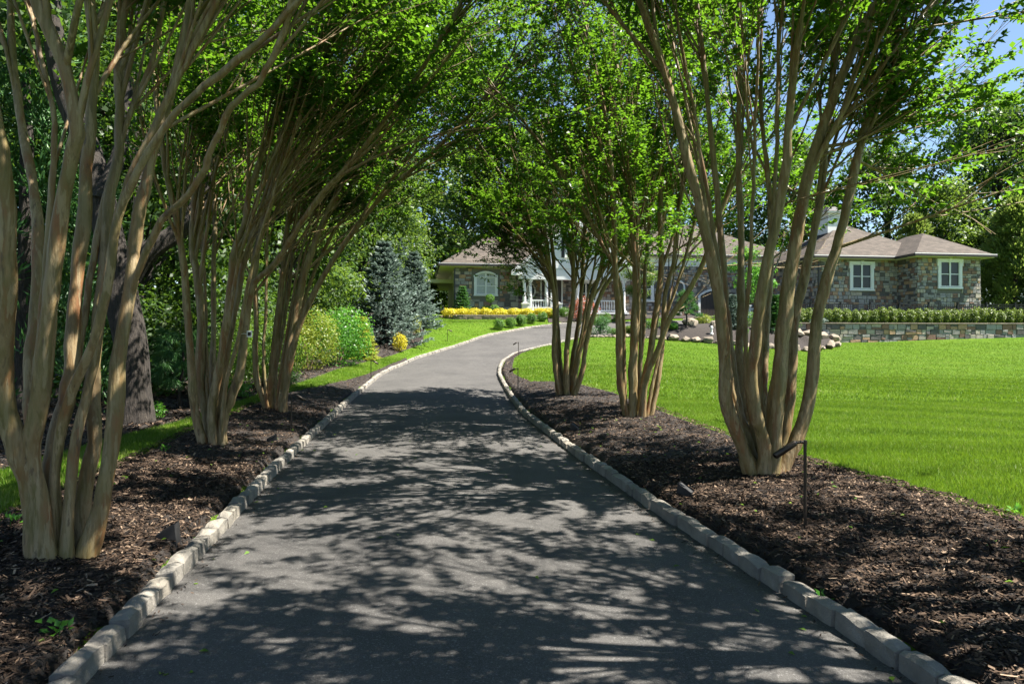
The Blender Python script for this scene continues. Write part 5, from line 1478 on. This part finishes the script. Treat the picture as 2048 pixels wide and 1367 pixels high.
path_light(lp(895, 32.5), 32.5, .55, math.pi, 'bronze path light on the grass before the planter wall')
path_light(lp(776, 27.3), 27.3, .4, .3, 'short path light at the foot of the spruces')
def uplight(x, Y, az, label):
    X = lp(x, Y); root = thing('uplight', (X, Y, gz(X, Y) + .02), label, 'lamp', 'black ground uplights'); root.rotation_euler = (0, 0, az)
    mb = MB(); P0 = [(-.07, -.055), (.07, -.055), (.07, .055), (-.07, .055)]
    lo = [(x_, y_, -.05) for x_, y_ in P0]; hi = [(-.075, -.06, .045), (.055, -.06, .12), (.055, .06, .12), (-.075, .06, .045)]
    for k in range(4): mb.poly([lo[k], lo[(k + 1) % 4], hi[(k + 1) % 4], hi[k]])
    mb.poly(lo[::-1]); obj('housing', mb.mesh('housing', bevel=.004), M['iron'], root)
    g = MB(); g.poly([(hi[k][0] * .85, hi[k][1] * .85, hi[k][2] - .012) for k in range(4)]); obj('lens', g.mesh('lens'), M['iron'], root)
uplight(338, 4.95, .2, 'black wedge uplight by the nearest left crape myrtle')
uplight(545, 9.7, .4, 'black wedge uplight by the middle left crape myrtle')
uplight(1370, 6.35, 2.6, 'black wedge uplight left of the nearest right crape myrtle')
uplight(1150, 11.0, 2.6, 'black wedge uplight by the middle right crape myrtle')
# white tag tied on a stem
X, Yt, Zt = px(499, 668, 8.95)
tg = thing('plant_tag', (X, Yt, Zt), 'small white tag tied to a stem of the middle left tree', 'tag')
mb = MB(); mb.abox(-.035, .035, -.006, .006, -.04, .045); obj('plate', mb.mesh('plate', bevel=.003), M['white'], tg)
mb = MB(); mb.abox(-.02, .02, -.009, -.0065, -.02, .028); obj('window', mb.mesh('window'), M['iron'], tg)
V, Fq = tubes(np.array([[(-.03, 0, 0), (-.08, .02, .01), (-.14, .05, 0), (-.2, .1, 0)]]), np.full((1, 4), .003), 6); obj('cord', npmesh('cord', V, Fq), M['white'], tg)

# ------------------------------------------------------------------ small weeds and fallen leaves on the beds
rs = np.random.default_rng(301)
for k, (x, y, Y, lab) in enumerate([(118, 1275, 3.3, 'green seedling in the left mulch near the kerb'), (405, 1040, 5.3, 'small green weed beside the left kerb'), (20, 1075, 4.9, 'thin weed at the left edge of the bed'),
                                    (330, 905, 8.2, 'small weed in the mulch behind the left tree'), (1645, 1170, 4.0, 'tiny green weed behind the right kerb'), (2035, 1055, 5.2, 'leafy weed at the lawn edge, far right')]):
    X = lp(x, Y); w = thing('weed', (X, Y, gz(X, Y) + .02), lab, 'weed')
    n = 16; P_ = np.stack([rs.normal(0, .03, n), rs.normal(0, .03, n), rs.uniform(.01, .07, n)], -1); A_ = unit(P_ + rs.normal(0, .02, (n, 3))); 
    V, Fq = leaves(P_, A_, np.tile([0, 0, 1.0], (n, 1)) + rs.normal(0, .3, (n, 3)), rs.uniform(.03, .055, n), rs.uniform(.02, .035, n))
    obj('leaves', npmesh('leaves', V, Fq, np.repeat(rs.random(n), 4)), M['rhodo'], w, kind='stuff')
    V, Fq = tubes(np.array([[(0, 0, -.03), (.004, 0, .03), (0, .004, .06)]]), np.full((1, 3), .002), 4); obj('stalk', npmesh('stalk', V, Fq), M['rhodo'], w)
gp = [scatter(2.5, 12, lambda y: xl(y) - 1.6, lambda y: xr(y) + 1.9, 4.0)]
x_, y_ = gp[0]; on = (x_ > xl(y_) + .0) & (x_ < xr(y_) - .0)
near = (np.abs(x_ - xl(y_)) < .45) | (np.abs(x_ - xr(y_)) < .45)
k = (~on) | near | (rs.random(len(x_)) < .12); x_, y_ = x_[k], y_[k]; on = on[k]
tt_ = (x_ - xl(y_)) / (xr(y_) - xl(y_))
z_ = np.where(on, base(y_) + .035 * (1 - (2 * tt_ - 1) ** 2) + .008, ground(x_, y_) + .055)
n = len(x_); yaw = rs.uniform(0, 6.28, n)
V, Fq = leaves(np.stack([x_, y_, z_], -1), np.stack([np.cos(yaw), np.sin(yaw), rs.normal(0, .15, n)], -1), np.tile([0, 0, 1.0], (n, 1)) + rs.normal(0, .25, (n, 3)), rs.uniform(.03, .055, n), rs.uniform(.018, .03, n))
obj('fallen_leaves', npmesh('fallen_leaves', V, Fq, np.repeat(rs.random(n), 4)), M['azalea'], kind='stuff', label='scattered fallen leaves on beds and driveway edges', cat='leaves')
